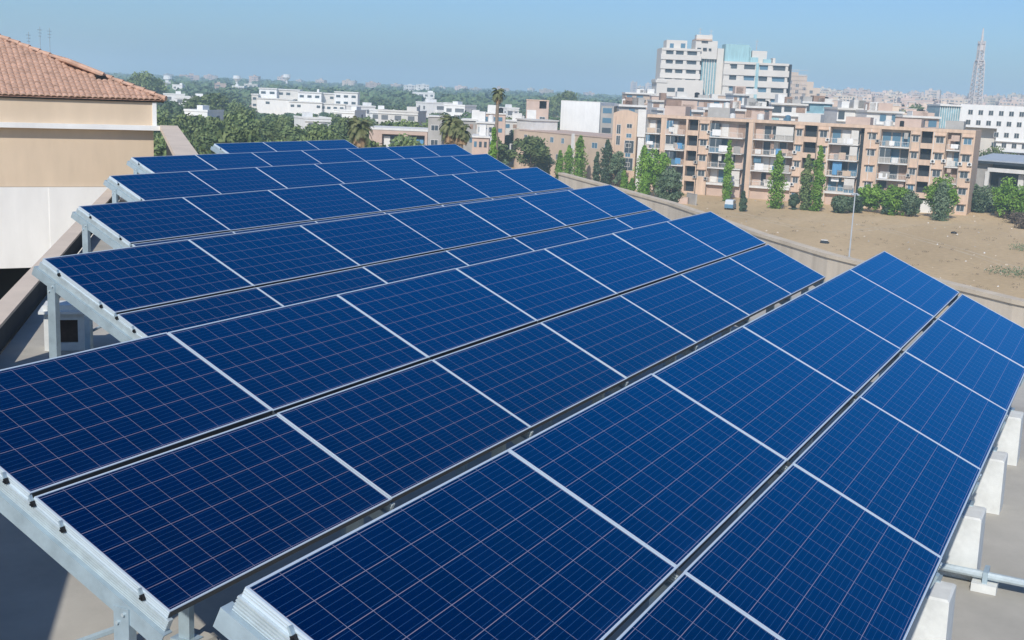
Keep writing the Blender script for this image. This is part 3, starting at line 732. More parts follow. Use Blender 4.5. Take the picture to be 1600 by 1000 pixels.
# ---- generic little houses and city blocks
def flats_mesh(w, dpt, h, seed, m_=None, roofm=None, wincol=None, plain=False):
    r_ = random.Random(seed); mb = MB(); m_ = m_ or CITYM; wincol = wincol or CITYW
    mb.box(-w/2, w/2, 0, dpt, 0, h, m_)
    mb.box(-w/2-0.15, w/2+0.15, -0.15, 0.15, h+0.003, h+0.5, roofm or m_); mb.box(-w/2-0.15, -w/2+0.1, 0.15, dpt, h+0.003, h+0.5, roofm or m_); mb.box(w/2-0.1, w/2+0.15, 0.15, dpt, h+0.003, h+0.5, roofm or m_)
    fl = max(1, int(h/3.1)); nb = max(2, int(w/3.2)); bay = w/nb
    kinds = [r_.choice('wwwbn') for _ in range(nb)]
    for k in range(fl):
        z = h-1.0-k*3.1
        for i in range(nb):
            x = -w/2+bay*(i+0.5)
            if kinds[i] == 'n' or z < 1.5: continue
            if kinds[i] == 'w': mb.box(x-bay*0.25, x+bay*0.25, -0.03, -0.003, z-1.3, z, wincol)
            else:
                mb.box(x-bay*0.42, x+bay*0.42, -0.02, -0.003, z-2.0, z+0.1, wincol); mb.box(x-bay*0.46, x+bay*0.46, -1.0, -0.025, z-2.3, z-1.3, m_)
        for i in range(max(1, int(dpt/4))):
            y = 2+4*i
            if y+1 < dpt and r_.random() < 0.7:
                mb.box(-w/2-0.03, -w/2-0.003, y-0.7, y+0.7, z-1.3, z, wincol); mb.box(w/2+0.003, w/2+0.03, y-0.7, y+0.7, z-1.3, z, wincol)
        if r_.random() < 0.5: mb.box(-w/2-0.2, w/2+0.2, -0.25, -0.035, z+0.35, z+0.5, SLAB)
    if plain:
        x = r_.uniform(-w/3, w/4); mb.box(x, x+w*0.25, dpt*0.3, dpt*0.7, h+0.003, h+1.5, m_); return mb.mesh('wood_house')
    # stair head, tanks, sheds
    x = r_.uniform(-w/3, w/4); mb.box(x, x+w*0.22, dpt*0.35, dpt*0.7, h+0.003, h+2.6, m_)
    mb.box(x-0.2, x+w*0.22+0.2, dpt*0.33, dpt*0.72, h+2.605, h+2.8, SLAB)
    for _ in range(r_.randint(1, 3)):
        tx = r_.uniform(-w/2+1, w/2-1); ty = r_.uniform(1, dpt-1); mb.tube((tx,ty,h+0.01), (tx,ty,h+r_.uniform(1.2,1.7)), 0.7, 0.65, r_.choice([BLACK, SLAB, PALE]), 8)
    if r_.random() < 0.5: tx = r_.uniform(-w/3, w/3); mb.box(tx, tx+w*0.2, 0.6, 3.2, h+0.003, h+1.7, r_.choice([GREYC, SLAB, RED]))
    return mb.mesh('city_block')
FD = [(14,12,10),(18,12,13),(14,14,17),(22,13,14),(16,10,10),(20,14,21),(14,11,24),(26,12,12),(18,14,28),(24,14,32),(16,12,36),(22,12,18)]
flats = [flats_mesh(w_, d_, h_, i) for i, (w_, d_, h_) in enumerate(FD)]
whites = [flats_mesh(w_, d_, h_, 40+i, m_=PALE) for i, (w_, d_, h_) in enumerate([(12,10,7),(16,12,10),(10,10,9)])]
def place(name, me, px, ytop, dpt, hm, label, cat, group, rot=0.0, sc=None):
    """stand mesh me (of height hm) on the ground so its roof meets photo row ytop at distance dpt"""
    p = atd(px, ytop, dpt); o = bpy.data.objects.new(name, me); COL.objects.link(o)
    if me in flats:
        k = min(range(len(flats)), key=lambda q: abs(fh[q]*(sc or 1)-p.z)+rb.uniform(0, 4)); me = flats[k]; hm = fh[k]; o.data = me
    az = math.atan2(p.x, p.y)
    s = p.z/hm
    o.location = (p.x, p.y, 0); o.rotation_euler = (0, 0, -az+rot); o.scale = (sc or 1.0, sc or 1.0, s)
    return tag(o, label, cat, group)
fh = [q[2] for q in FD]; wh = [7,10,9]

# ---- hospital complex
def HP(name, px0, px1, y, d, D, label):
    return Fac(name, px0, px1, y, y+(px1-px0)*0.043, d, d, label, cat='hospital building', D=D)
D_ = 430
hosp = empty('hospital_tower', tuple(atd(1075, 150, D_).xy)+(0,), math.atan2(-_r.y*-1, _r.x), label='tall white stepped hospital tower with dark ribbon windows above the apartments', cat='tower block')
hosp.rotation_euler = (0, 0, math.atan2(_r0.y, _r0.x)); hx = FPX/D_
h0 = atd(1075, 150, D_)
def hX(px, py=120): return (px-1075)/hx + (py-150)*0.043/hx
def hZ(px, py): return atd(px, py, D_).z
def floors(px0, px1, ytop, nfl, fh_, parent, wins, roof=None, m_=HOSP, depth=16, y0=0.0, wseed=0):
    r_ = random.Random(wseed); x0, x1 = hX(px0, ytop), hX(px1, ytop); zt = hZ((px0+px1)/2, ytop)
    mb = MB(); mb.box(x0, x1, y0+0.9, y0+depth, 0, zt-0.8, m_)
    mb.box(x0, x1, y0, y0+depth+0.01, zt-0.79, zt, m_)
    for k in range(nfl): mb.box(x0-0.2, x1+0.2, y0-0.1, y0+0.9, zt-0.8-fh_*(k+1), zt-0.8-fh_*(k+1)+fh_*0.56, m_)
    mb.build('storeys', parent)
    for k in range(nfl):
        z1 = zt-0.8-fh_*k; z0 = z1-fh_*0.44
        for a_, b_ in wins:
            a2 = a_+r_.uniform(-0.01, 0.01); mb = MB(); mb.box(x0+(x1-x0)*a2, x0+(x1-x0)*b_, y0+0.80, y0+0.896, z0, z1-0.15, r_.choice([GLASSD, GLASSD, GLASSB])); mb.build('window', parent)
        xs_ = [x0]+[x0+(x1-x0)*t for ab in wins for t in ab]+[x1]
        for i in range(0, len(xs_), 2):
            mb = MB(); mb.box(xs_[i]+0.01, xs_[i+1]-0.25, y0+0.25, y0+0.88, z0+0.01, z1-0.01, m_); mb.build('pier', parent)
floors(1033, 1094, 76, 6, 3.25, hosp, [(0.13,0.30),(0.38,0.56),(0.66,0.90)], wseed=1)
floors(1129, 1229, 98, 5, 3.9, hosp, [(0.10,0.20),(0.32,0.48),(0.55,0.68),(0.76,0.95)], y0=-2, wseed=2)
mb = MB(); mb.box(hX(1041,65), hX(1073,65), 2, 12, hZ(1055,77), hZ(1055,63), HOSP); mb.build('penthouse', hosp)
for a_, b_ in ((1046,1052),(1063,1070)):
    mb = MB(); mb.box(hX(a_,70), hX(b_,70), 1.9, 1.996, hZ(a_,75), hZ(a_,68), GLASSB); mb.build('window', hosp)
mb = MB(); mb.box(hX(1086,60), hX(1120,60), 1, 12, hZ(1100,92), hZ(1100,64), HOSP); mb.box(hX(1086,60), hX(1111,60), 0.6, 11, hZ(1100,63.9), hZ(1100,61.5), APT); mb.prism([(hX(1087,60),2),(hX(1112,60),2),(hX(1110,60),10),(hX(1089,60),10)], hZ(1100,61.4), hZ(1100,55), HOSP); mb.build('lift_house', hosp)
for a_, b_, c_, e_ in ((1094,1104,64.5,66.5),(1088,1094,75,79),(1097,1103,75,79),(1106,1110,76,79)):
    mb = MB(); mb.box(hX(a_,70), hX(b_,70), 0.55, 0.596, hZ(a_,e_), hZ(a_,c_), SLATE); mb.build('window', hosp)
mb = MB(); mb.box(hX(1097,80), hX(1128,80), 2.5, 14, 0, hZ(1112,92), TEALG); mb.box(hX(1120,80), hX(1130,80), 1.5, 14, 0, hZ(1125,76), HOSP); mb.build('glazed_core', hosp)
for q in range(7):
    x = hX(1099+q*4, 100); mb = MB(); mb.box(x, x+0.35, 2.2, 2.496, hZ(1110,150), hZ(1110,93), HOSP); mb.build('mullion', hosp)
mb = MB(); mb.box(hX(1131,85), hX(1168,85), 0, 8, hZ(1150,98.5), hZ(1150,70), TEALN); mb.box(hX(1146,85), hX(1172,85), 1, 9, hZ(1150,98.5), hZ(1150,74), TEALN); mb.build('scaffold_netting', hosp)
mb = MB(); mb.box(hX(1173,90), hX(1196,90), 0.5, 9, hZ(1185,99), hZ(1185,80), HOSP); mb.box(hX(1170,90), hX(1182,90), -0.5, 0.4, hZ(1175,99), hZ(1175,90), TEALN); mb.box(hX(1190,95), hX(1202,95), -0.8, 0.4, hZ(1195,101), hZ(1195,93), TEALN); mb.box(hX(1205,95), hX(1209,95), 0, 4, hZ(1205,102), hZ(1205,91), HOSP); mb.build('roof_room', hosp)
mb = MB(); x = hX(1177,120); mb.box(x, x+1.0, -2.35, -2.105, 0, hZ(1177,99), TEALN); mb.build('downpipe_netting', hosp)
mb = MB(); mb.box(hX(1229.5,120), hX(1233,120), -1.5, 12, 0, hZ(1230,101), SLATE); mb.build('side_wall', hosp)
mb = MB(); mb.box(hX(1024,130), hX(1096,130), -4, 12, 0, hZ(1050,124), HOSP); mb.box(hX(1022,130), hX(1040,130), -4.3, 11, hZ(1050,130), hZ(1050,126), PALE); mb.build('podium', hosp)
for a_, b_ in ((1040,1052),(1056,1066)):
    mb = MB(); mb.box(hX(a_,140), hX(b_,140), -4.1, -4.004, hZ(a_,143), hZ(a_,137), GLASSD); mb.build('window', hosp)
for px, yt in ((1094,43),(1111,46),(1184,62)):
    mb = MB(); mb.tube((hX(px,60),5,hZ(px,62 if px<1150 else 78)),(hX(px,60),5,hZ(px,yt)),0.12,0.06,MAST,6)
    for j in range(3): mb.box(hX(px,60)-0.7+0.2*j, hX(px,60)+0.7-0.2*j, 4.95, 5.05, hZ(px,yt)-0.6-1.2*j, hZ(px,yt)-0.5-1.2*j, MAST)
    mb.build('roof_mast', hosp)
# big pale tower behind, under scaffolding
HB = Fac('scaffolded_building', 1231, 1262, 112, 114, 620, 620, 'hazy unfinished pale tower stepping down to the right of the hospital', D=20)
W, H = HB.W, HB.H
mb = MB()
for i, (x0, x1, dz) in enumerate(((0,0.55,0),(0.55,1.0,1.5),(1.0,1.35,4.5),(1.35,1.7,7.5),(1.7,2.0,10))): mb.box(W*x0+0.01, W*x1, 0, 20-i, 0, H-dz, CITYM)
mb.build('wall', HB.root)
mb = MB()
for i in range(12): mb.box(W*i/12, W*i/12+0.15, -1.2, -1.0, 0, H+1.5 if i < 7 else H-1, MAST)
for k in range(16): mb.box(0, W, -1.2, -1.05, H+1-2.2*k, H+1.12-2.2*k, MAST)
mb.build('scaffold', HB.root)
for k in range(9):
    for i in range(5):
        mb = MB(); x = W*(0.1+i*0.36); mb.box(x, x+1.6, -0.05, -0.003, H-6-3.2*k-i*1.5, H-4.4-3.2*k-i*1.5, CITYW); mb.build('window', HB.root)

# ---- mid buildings between the apartments and the hospital (px0, px1, ytop, depth, material, label)
MID = [
 (1052, 1146, 151, 330, PINKP, 'wide low pink roofed block with a blue glazed strip just below the hospital'),
 (1147, 1172, 146, 340, SLAB, 'small white block standing between the two wings of the hospital'),
 (1020, 1060, 156, 345, SLAB, 'white flat roofed block at the left foot of the hospital tower'),
 (978, 1024, 144, 400, CITYM, 'cluttered pale cream block left of the hospital tower'),
 (968, 1010, 163, 300, GREYC, 'grey low block behind the arched peach stair block'),
 (1028, 1100, 169, 285, PALE, 'long whitish roof right behind the left end of the apartments'),
 (1100, 1165, 168, 290, PINKP, 'pinkish brown low block behind the middle of the apartments'),
 (1166, 1208, 165, 300, PINKP, 'plain brownish shed roofed block below the white hospital wing'),
 (1206, 1262, 160, 310, SLAB, 'white block with open verandas right of the brownish shed'),
 (1255, 1302, 158, 330, TEALG, 'teal glazed block between white roofs above the apartments'),
 (1310, 1356, 168, 300, SLAB, 'low white glass fronted hall above the apartments'),
 (1356, 1412, 172, 290, SLAB, 'white framed hall with tall glass bays above the apartments'),
 (1412, 1470, 180, 285, PINKP, 'brownish low block left of the grey blue glass house'),
]
for i, (p0, p1, y, d_, m_, lab) in enumerate(MID):
    Fb = Fac('flat_roofed_block', p0, p1, y, y+(p1-p0)*0.043, d_, d_, lab, group=None, D=14)
    W, H = Fb.W, Fb.H
    mb = MB(); mb.box(0, W, 0.6, 14, 0, H-0.5, m_); mb.box(-0.2, W+0.2, -0.2, 14, H-0.495, H, SLAB if m_ != SLAB else PALE); mb.build('wall', Fb.root)
    nb = max(3, int(W/2.6))
    for k in range(3):
        z = H-0.9-3.0*k
        for j in range(nb):
            if rb.random() < 0.3: continue
            x = W*(j+0.12)/nb; w_ = W/nb*rb.uniform(0.45, 0.8)
            mb = MB(); mb.box(x, x+w_, 0.52, 0.596, z-rb.uniform(1.2,2.0), z, rb.choice([GLASSD, GLASSB, GLASSB, CLOTHR, GLASSD, TEALN])); mb.build('window', Fb.root)
        mb = MB(); mb.box(-0.2, W+0.2, -0.1, 0.595, z-2.5, z-2.25, SLAB); mb.build('floor_slab', Fb.root)
    for _ in range(3):
        x = rb.uniform(0, W*0.8); mb = MB(); mb.box(x, x+rb.uniform(1.5,4), 2, 6, H+0.003, H+rb.uniform(0.8,2.2), rb.choice([SLAB, GREYC, PINKP, RED, PALE])); mb.build('roof_shed', Fb.root)
    tank(rb.uniform(1, W-1), 4, H+0.003, 0.7, 1.3, rb.choice([BLACK, SLAB]), Fb.root)

# ---- glass house and white building at right
GH = Fac('glass_house', 1470, 1502, 163, 164, 300, 300, 'grey blue glazed block leaning on the white building at right', D=10)
W, H = GH.W, GH.H
mb = MB(); mb.box(0, W, 0.4, 10, 0, H-0.4, TEALG); mb.box(-0.2, W+0.1, -0.2, 10, H-0.395, H, SLAB); mb.build('wall', GH.root)
for j in range(9):
    mb = MB(); mb.box(W*j/9, W*j/9+0.12, 0.2, 0.396, 0, H-0.4, SLAB); mb.build('mullion', GH.root)
WH = Fac('white_office_block', 1502, 1660, 161.5, 170, 300, 285, 'large white office block with rows of small dark square windows at the right edge', D=16)
W, H = WH.W, WH.H
mb = MB(); mb.box(0, W, 0, 16, H-5.6, H, WHITEW); mb.box(WH.u(1562), W, 0, 16, 0, H-5.605, WHITEW); mb.box(0.5, WH.u(1562), 3, 16, 0, H-5.61, PALE); mb.build('wall', WH.root)
for k, zz in enumerate((1.9, 4.4, 7.1, 9.6, 12.0)):
    for px in range(1518, 1660, 16):
        if k >= 2 and px < 1560: continue
        x = WH.u(px-2*k); WH.win(x-0.62, x+0.62, H-zz-0.65, H-zz+0.65)
mb = MB(); mb.box(WH.u(1562)-0.1, W, -0.6, -0.003, H-8.7, H-8.55, SLAB); mb.box(WH.u(1574), W, -0.5, -0.003, H-11.3, H-11.15, SLATE); mb.build('floor_band', WH.root)

# ---- metal roofed hall at right edge
MH = Fac('metal_roofed_hall', 1526, 1680, 245, 264, 250, 236, 'long grey metal roofed hall with a dark open front at the right edge', cat='hall', D=16)
W, H = MH.W, MH.H
mb = MB(); v_ = [(-0.6,-1.2,H-0.2),(W,-1.2,H-0.2),(W,9,H+0.9),(-0.6,9,H+0.9)]; v2 = [(x,y,z+0.25) for x,y,z in v_]
mb.add(v_+v2, [(3,2,1,0),(4,5,6,7),(0,1,5,4),(1,2,6,5),(2,3,7,6),(3,0,4,7)], METROOF); mb.build('roof', MH.root)
mb = MB(); mb.box(3.0, W, -0.8, -0.4, H-2.3, H-1.5, SLAB); mb.box(2.6, 3.4, -0.8, -0.4, 2, H-2.31, SLAB); mb.box(-0.3, W, -1.25, -1.22, H-0.75, H-0.2, SLATE); mb.build('canopy_frame', MH.root)
mb = MB(); mb.box(0, W, 2.5, 16, 0, H-0.25, SLATE); mb.box(0, 2.5, 0, 2.5, 0, H-0.3, GREYC); mb.build('wall', MH.root)
for j in range(6):
    mb = MB(); x = 5+j*4; mb.box(x, x+1.1, 0.6, 1.1, 0, H-3.5 if j != 1 else H-2.6, SLAB if j in (1,2) else SLATE); mb.build('pillar', MH.root)

# ---- white cluttered houses between the palms
CL = [(722, 752, 186, 250, 'white stepped house with small dark openings right of the broad palm'), (745, 772, 190, 235, 'grey white low house between the broad palm and the tall palm'),
      (752, 790, 176, 300, 'small cream house with a black water tank behind the tall palm'), (738, 764, 212, 215, 'low cream house with shaded verandas at the end of the arrays'),
      (786, 824, 188, 318, 'pale blue grey roof beside the narrow pinkish tower')]
for i, (p0, p1, y, d_, lab) in enumerate(CL):
    Fb = Fac('small_house', p0, p1, y, y+1, d_, d_, lab, cat='house', D=9); W, H = Fb.W, Fb.H
    mb = MB(); m_ = [GREYC, PALE, PINKP, PINKP, PALE][i]
    mb.box(0, W, 0, 9, 0, H-0.3, m_); mb.box(-0.2, W+0.2, -0.3, 9, H-0.295, H, SLAB); mb.build('wall', Fb.root)
    for j in range(3):
        for k in range(2):
            x = W*(0.12+0.3*j); mb = MB(); mb.box(x, x+W*0.16, -0.05, -0.003, H-2.0-2.8*k, H-1.0-2.8*k, rb.choice([GLASSD, GLASSB, CLOTHR])); mb.build('window', Fb.root)
    mb = MB(); x = rb.uniform(0, W*0.5); mb.box(x, x+W*0.4, 2, 6, H+0.003, H+1.9, SLAB); mb.build('roof_room', Fb.root)
    tank(W*0.8, 3, H+0.003, 0.6, 1.2, BLACK if i == 2 else SLAB, Fb.root)

# ---- long white building far left in the trees
LW = empty('hotel_building', tuple(atd(395, 150, 640).xy)+(0,), math.atan2(_r0.y, _r0.x)+0.05, label='long stepped cream white building standing in the trees at left', cat='building')
s6 = 640/FPX
secs = [(395,405,148,-4,0),(405,432,139,0,1),(432,466,141,3,2),(466,502,145,-2,3),(502,522,147,3,4),(522,558,145,0,5),(405,460,155,-7,6),(455,505,160,-8,7),(500,540,163,-5,8)]
wz = MB()
for a_, b_, y, yy, k in secs:
    x0, x1 = (a_-395)*s6, (b_-395)*s6; zt = atd((a_+b_)/2, y, 640).z
    mb = MB(); mb.box(x0, x1, yy, yy+14, 0, zt, [PALE, WHITEW][k % 2] if k < 6 else WHITEW); mb.box(x0-0.3, x1+0.3, yy-0.5, yy+14.3, zt+0.003, zt+0.5, SLAB); mb.build('wing', LW)
    n = max(1, int((x1-x0)/3.2))
    for q in range(2 if k < 6 else 1):
        for j in range(n):
            if rb.random() < 0.25: continue
            x = x0+(x1-x0)*(j+0.2)/n; mb = MB(); mb.box(x, x+(x1-x0)/n*0.55, yy-0.06, yy-0.003, zt-2.6-3.4*q, zt-1.3-3.4*q, GLASSD); mb.build('window', LW)
mb = MB(); mb.box((494-395)*s6, (497-395)*s6, 2, 5, 10, atd(495,139.5,640).z, WHITEW); mb.build('chimney', LW)

# houses in the wood (px, ytop, depth, mesh, scale, label)
HS = [
 (259,127.5,900,1,0.8,'pale roof peeping out of the trees nearest the tile roof'), (277,132,820,0,1.0,'cream house with dark upper window right of the nearest pale roof'),
 (272,146,520,1,0.75,'white flat house half sunk in trees beside the tile roof corner'), (297,150,480,2,0.8,'low white ended house right of the flat white house'),
 (306,171,300,0,0.7,'small bright white shed in the trees by the left wood'), (345,130,1000,0,1.3,'pinkish row of far roofs at left'), (372,134,900,1,1.0,'grey gabled roof in the far left wood'),
 (392,131,1100,2,1.1,'far cream house at the end of the pinkish row'), (622,172,330,1,0.95,'grey pink flat roof complex in the wood above the terrace house'), (597,171,350,0,0.8,'white fronted wing of the grey pink complex'),
 (572,165,420,0,0.8,'low white roof left of the grey pink complex'), (689,160,450,2,0.8,'square white house, left of a pair in the wood'), (710,163,430,0,0.95,'square white house, right of a pair in the wood'),
 (662,144,800,2,1.3,'white gabled house on the far wood edge'), (645,133,1500,2,1.6,'pale pink far tower, left of two on the skyline'), (662,132,1500,1,1.6,'pale cream far tower, right of two on the skyline'),
 
 (538,171,380,0,0.8,'white outbuilding right of the long cream building'), (497,183,300,2,0.45,'tiny pale hut in the wood near the array tops'),
 (802,168,430,2,0.3,'tiny white post like hut beside the narrow tower'),
]
for i, (px, y, d_, k, sc, lab) in enumerate(HS):
    p = atd(px, y, d_); o = bpy.data.objects.new('wood_house', flats_mesh((9+3*k)*sc*(1 if d_ < 600 else 0.75), 9, p.z-0.5, 70+i, m_=[PALE, WHITEW, PINKP][(i+k) % 3] if 'white' not in lab else WHITEW, plain=True)); COL.objects.link(o)
    o.location = (p.x, p.y, 0); o.rotation_euler = (0, 0, -math.atan2(p.x, p.y)+rb.uniform(-0.5, 0.5)); tag(o, lab, 'house')

# far left and centre skyline (small pale blocks) and the crowded city to the right
for i in range(20):
    px = 262+i*35+rb.uniform(-8,8); d_ = rb.uniform(1500, 3000)
    k = rb.randrange(8); place('skyline_block', flats[k], px, hor(px)-rb.uniform(-2, 3), d_, fh[k], 'tiny pale building on the hazy skyline above the woods', 'building', 'small buildings along the left skyline', rot=rb.uniform(-0.6,0.6), sc=rb.uniform(0.8,1.3))
rows = [(360,20,974),(420,16,974),(500,12,974),(600,9,974),(740,4,974),(900,-3,1240),(1080,-9,1240),(1300,-15,1240),(1600,-20,1240),(2000,-17,1240),(2500,-14,974)]
for d_, dy, pmin in rows:
    px = pmin+rb.uniform(0,15)
    while px < 1640:
        k = rb.randrange(8); sc = rb.uniform(0.8, 1.25)
        wpx = 18*sc*FPX/d_
        yy = hor(px)+dy+rb.uniform(-5,4)
        if d_ < 700 and px > 1500: break
        if not (px > 1490 and d_ < 400):
            near = d_ < 800
            place('city_block', flats[k], px+wpx/2, yy, d_, fh[k], 'pale flat roofed block in the crowd between the apartments and the mast' if near else 'hazy pink and cream block of the far city along the right skyline', 'building', 'blocks of the middle city' if near else 'blocks of the far city', rot=rb.uniform(-0.35,0.35), sc=sc)
        px += wpx*rb.uniform(0.85, 1.25)

# ---- lattice mast
tp = atd(1523, 165, 760); th_ = atd(1525, 45, 760).z
lm_ = empty('lattice_mast', (tp.x, tp.y, 0), 0.6, label='tall steel lattice mast with platforms on the right skyline', cat='mast')
def hw_(z):
    t = z/th_; return 2.1*(1-t)+1.6 if t < 0.70 else 1.5
zs = [th_*i/26 for i in range(24)]
for sx, sy in ((-1,-1),(1,-1),(1,1),(-1,1)):
    mb = MB()
    for a_, b_ in zip(zs, zs[1:]): mb.tube((sx*hw_(a_), sy*hw_(a_), a_), (sx*hw_(b_), sy*hw_(b_), b_), 0.38, 0.38, MAST, 4)
    mb.build('leg', lm_)
mb = MB()
for a_, b_ in zip(zs, zs[1:]):
    for (sx, sy), (tx, ty) in (((-1,-1),(1,-1)),((1,-1),(1,1)),((1,1),(-1,1)),((-1,1),(-1,-1))):
        mb.tube((sx*hw_(a_), sy*hw_(a_), a_), (tx*hw_(b_), ty*hw_(b_), b_), 0.18, 0.18, MAST, 4); mb.tube((tx*hw_(a_), ty*hw_(a_), a_), (sx*hw_(b_), sy*hw_(b_), b_), 0.18, 0.18, MAST, 4)
        mb.tube((sx*hw_(b_), sy*hw_(b_), b_), (tx*hw_(b_), ty*hw_(b_), b_), 0.18, 0.18, MAST, 4)
mb.build('bracing', lm_)
for zt, r_, hh in ((0.715,2.9,0.5),(0.69,2.0,4.0),(0.865,2.4,0.5),(0.83,1.9,3.6)):
    mb = MB(); mb.tube((0,0,th_*zt-hh/2),(0,0,th_*zt+hh/2), r_, r_, MAST, 10); mb.build('platform', lm_)
mb = MB(); mb.tube((0,0,th_*0.86),(0,0,th_),1.0,0.35,MAST,8); mb.build('top_antenna', lm_)
# water towers / masts on the left skyline
for px, yt, d_, lab in ((448,116,1500,'white flared water tower on the left skyline above the long white building'), (370,118,1500,'smaller white water tower on the far left skyline'), (262,118,1300,'white dome topped tank beside the big left tree')):
    p = atd(px, yt, d_); mb = MB(); z = p.z
    mb.tube((0,0,0),(0,0,z-8),1.6,1.3,WHITEW,8); mb.tube((0,0,z-8),(0,0,z-4),1.3,5.0,WHITEW,12); mb.tube((0,0,z-4),(0,0,z),5.0,4.2,WHITEW,12)
    o = mb.build('water_tower', label=lab, cat='tower'); o.location = (p.x, p.y, 0)

# ------------------------------------------------------------------ vegetation
def rnd_unit(r_):
    while True:
        v = Vector((r_.uniform(-1,1), r_.uniform(-1,1), r_.uniform(-1,1)))
        if 0.05 < v.length < 1: return v.normalized()
def leaf(mb_v, mb_f, p, n_, s, r_):
    a = n_.orthogonal().normalized(); b = n_.cross(a); t = r_.uniform(0, 2*pi)
    a, b = a*cos(t)+b*sin(t), b*cos(t)-a*sin(t); o = len(mb_v)
    mb_v += [tuple(p-a*s), tuple(p-b*s*0.55), tuple(p+a*s), tuple(p+b*s*0.55)]; mb_f.append((o,o+1,o+2,o+3))
def crown_mesh(name, R_, Hh, z0, nb, nl, ls, m_, seed, shape='round'):
    """many leaf faces in uneven clumps; radius R_, height Hh, bottom at z0"""
    r_ = random.Random(seed); V = []; F = []
    for b in range(nb):
        if shape == 'round':
            d_ = rnd_unit(r_); k = r_.uniform(0.35, 0.80)
            c = Vector((d_.x*R_*k, d_.y*R_*k, z0+Hh*0.5+d_.z*Hh*0.5*k*0.95)); cr = R_*r_.uniform(0.26, 0.44)
        else:
            t = (b+0.5)/nb; w = R_*(sin(pi*min(1,(0.12+0.88*t)**0.75)))**0.6 if t < 0.98 else R_*0.1
            a = r_.uniform(0, 2*pi); q = r_.uniform(0.0, 0.42)
            c = Vector((cos(a)*w*q, sin(a)*w*q, z0+Hh*t)); cr = max(0.3, w*r_.uniform(0.58, 0.85))
        for _ in range(nl):
            d_ = rnd_unit(r_); rr = cr*(r_.random()**0.35)
            p = c+Vector((d_.x*rr, d_.y*rr, d_.z*rr*0.85))
            n_ = (d_+rnd_unit(r_)*0.9).normalized()
            leaf(V, F, p, n_, ls*r_.uniform(0.6, 1.3), r_)
    me = bpy.data.meshes.new(name); me.from_pydata(V, [], F); me.materials.append(m_); me.update(); return me
def trunk_mesh(r0, h, spread, seed, m_=TRUNK):
    r_ = random.Random(seed); mb = MB(); mb.tube((0,0,-0.3),(0.1,0,h*0.55),r0,r0*0.75,m_,7)
    for k in range(5):
        a = k*1.3+r_.uniform(-0.3,0.3); mb.tube((0.1,0,h*0.5),(cos(a)*spread,sin(a)*spread,h*r_.uniform(0.85,1.15)),r0*0.55,r0*0.15,m_,5)
    return mb.mesh('trunk')
rv = random.Random(21)
# unit variants: (crown, trunk, R, H)
BIG = [(crown_mesh('crown', 5.0, 8.5, 3.8, 26, 190, 0.40, LEAF_A, 100+i), trunk_mesh(0.35, 7, 2.6, i), 5.0, 12.3) for i in range(4)]
FARV = [(crown_mesh('crown', 5.0, 8.0, 3.5, 18, 75, 0.65, LEAF_FAR, 200+i), trunk_mesh(0.35, 6.5, 2.4, 50+i), 5.0, 11.5) for i in range(4)]
def put_tree(name, var, x, y, sw, sh, label, group=None, cat='tree', rz=None):
    cr, tr, R_, H_ = var
    r_ = empty(name, (x, y, 0), rv.uniform(0, 6.28) if rz is None else rz, label=label, cat=cat, group=group); r_.scale = (sw, sw, sh)
    for me, nm in ((tr, 'trunk'), (cr, 'crown')):
        o = bpy.data.objects.new(nm, me); COL.objects.link(o); o.parent = r_
    return r_
clear = [(392,560,174,640),(577,670,206,215),(690,800,196,190)]+[(px-sc*0.62*7*FPX/d_, px+sc*0.62*7*FPX/d_, y+(10 if d_ < 600 else 5), d_) for px, y, d_, k, sc, lab in HS]
# woods: rows of individual trees from near to far
def proj(x, y, z):
    v = Vector((x, y, z-CZ)); k = v.dot(_f); return 800+FPX*v.dot(_r)/k, 500-FPX*v.dot(_u)/k
woods = [(165,8.5),(185,9),(208,9),(235,9.5),(262,9.5),(300,10),(340,10),(390,11),(450,12),(520,13),(600,15),(700,17)]
ntree = 0
for ri, (d_, sp) in enumerate(woods):
    step = sp*FPX/d_; px = 235+rv.uniform(0, step) if d_ > 200 else 262
    pmax = 600 if d_ < 200 else (700 if d_ < 240 else (860 if d_ < 420 else 985))
    while px < pmax:
        dd = d_*rv.uniform(0.95, 1.06); h = rv.uniform(9.5, 13.0)
        if d_ < 280: h += 0.6
        if d_ < 240 and px < 470: h += 1.4*(1-abs(px-360)/130) if abs(px-360) < 130 else 0
        p = atd(px, hor(px), dd); tx, ty = p.x, p.y
        ytop = proj(tx, ty, h)[1]; rpx = 4.6*FPX/dd
        for a_, b_, yb, dc in clear:
            if dd < dc-8 and a_-rpx*0.6 < px < b_+rpx*0.6 and ytop < yb-3:
                h = min(h, CZ-(yb-hor(px))*dd/FPX+rv.uniform(-0.4,0.6))
        if 700 < px and d_ < 300: h = min(h, 10)
        if h > 3.5:
            near = d_ < 240; far = d_ > 380
            v = (FARV if far else BIG)[rv.randrange(4)]
            lab = 'round olive green tree in the front rank of the wood behind the farthest array' if near else ('bushy green tree in the middle of the wood at left' if not far else 'small hazy tree in the far wood below the skyline')
            put_tree('broadleaf_tree', v, tx, ty, max(0.55, sp/9.0*rv.uniform(0.85,1.15)) if h > 7 else 0.7, h/v[3], lab, group=['front rank of the wood', 'middle of the wood', 'far side of the wood'][0 if near else (1 if not far else 2)])
            ntree += 1
        px += step*rv.uniform(0.75, 1.15)
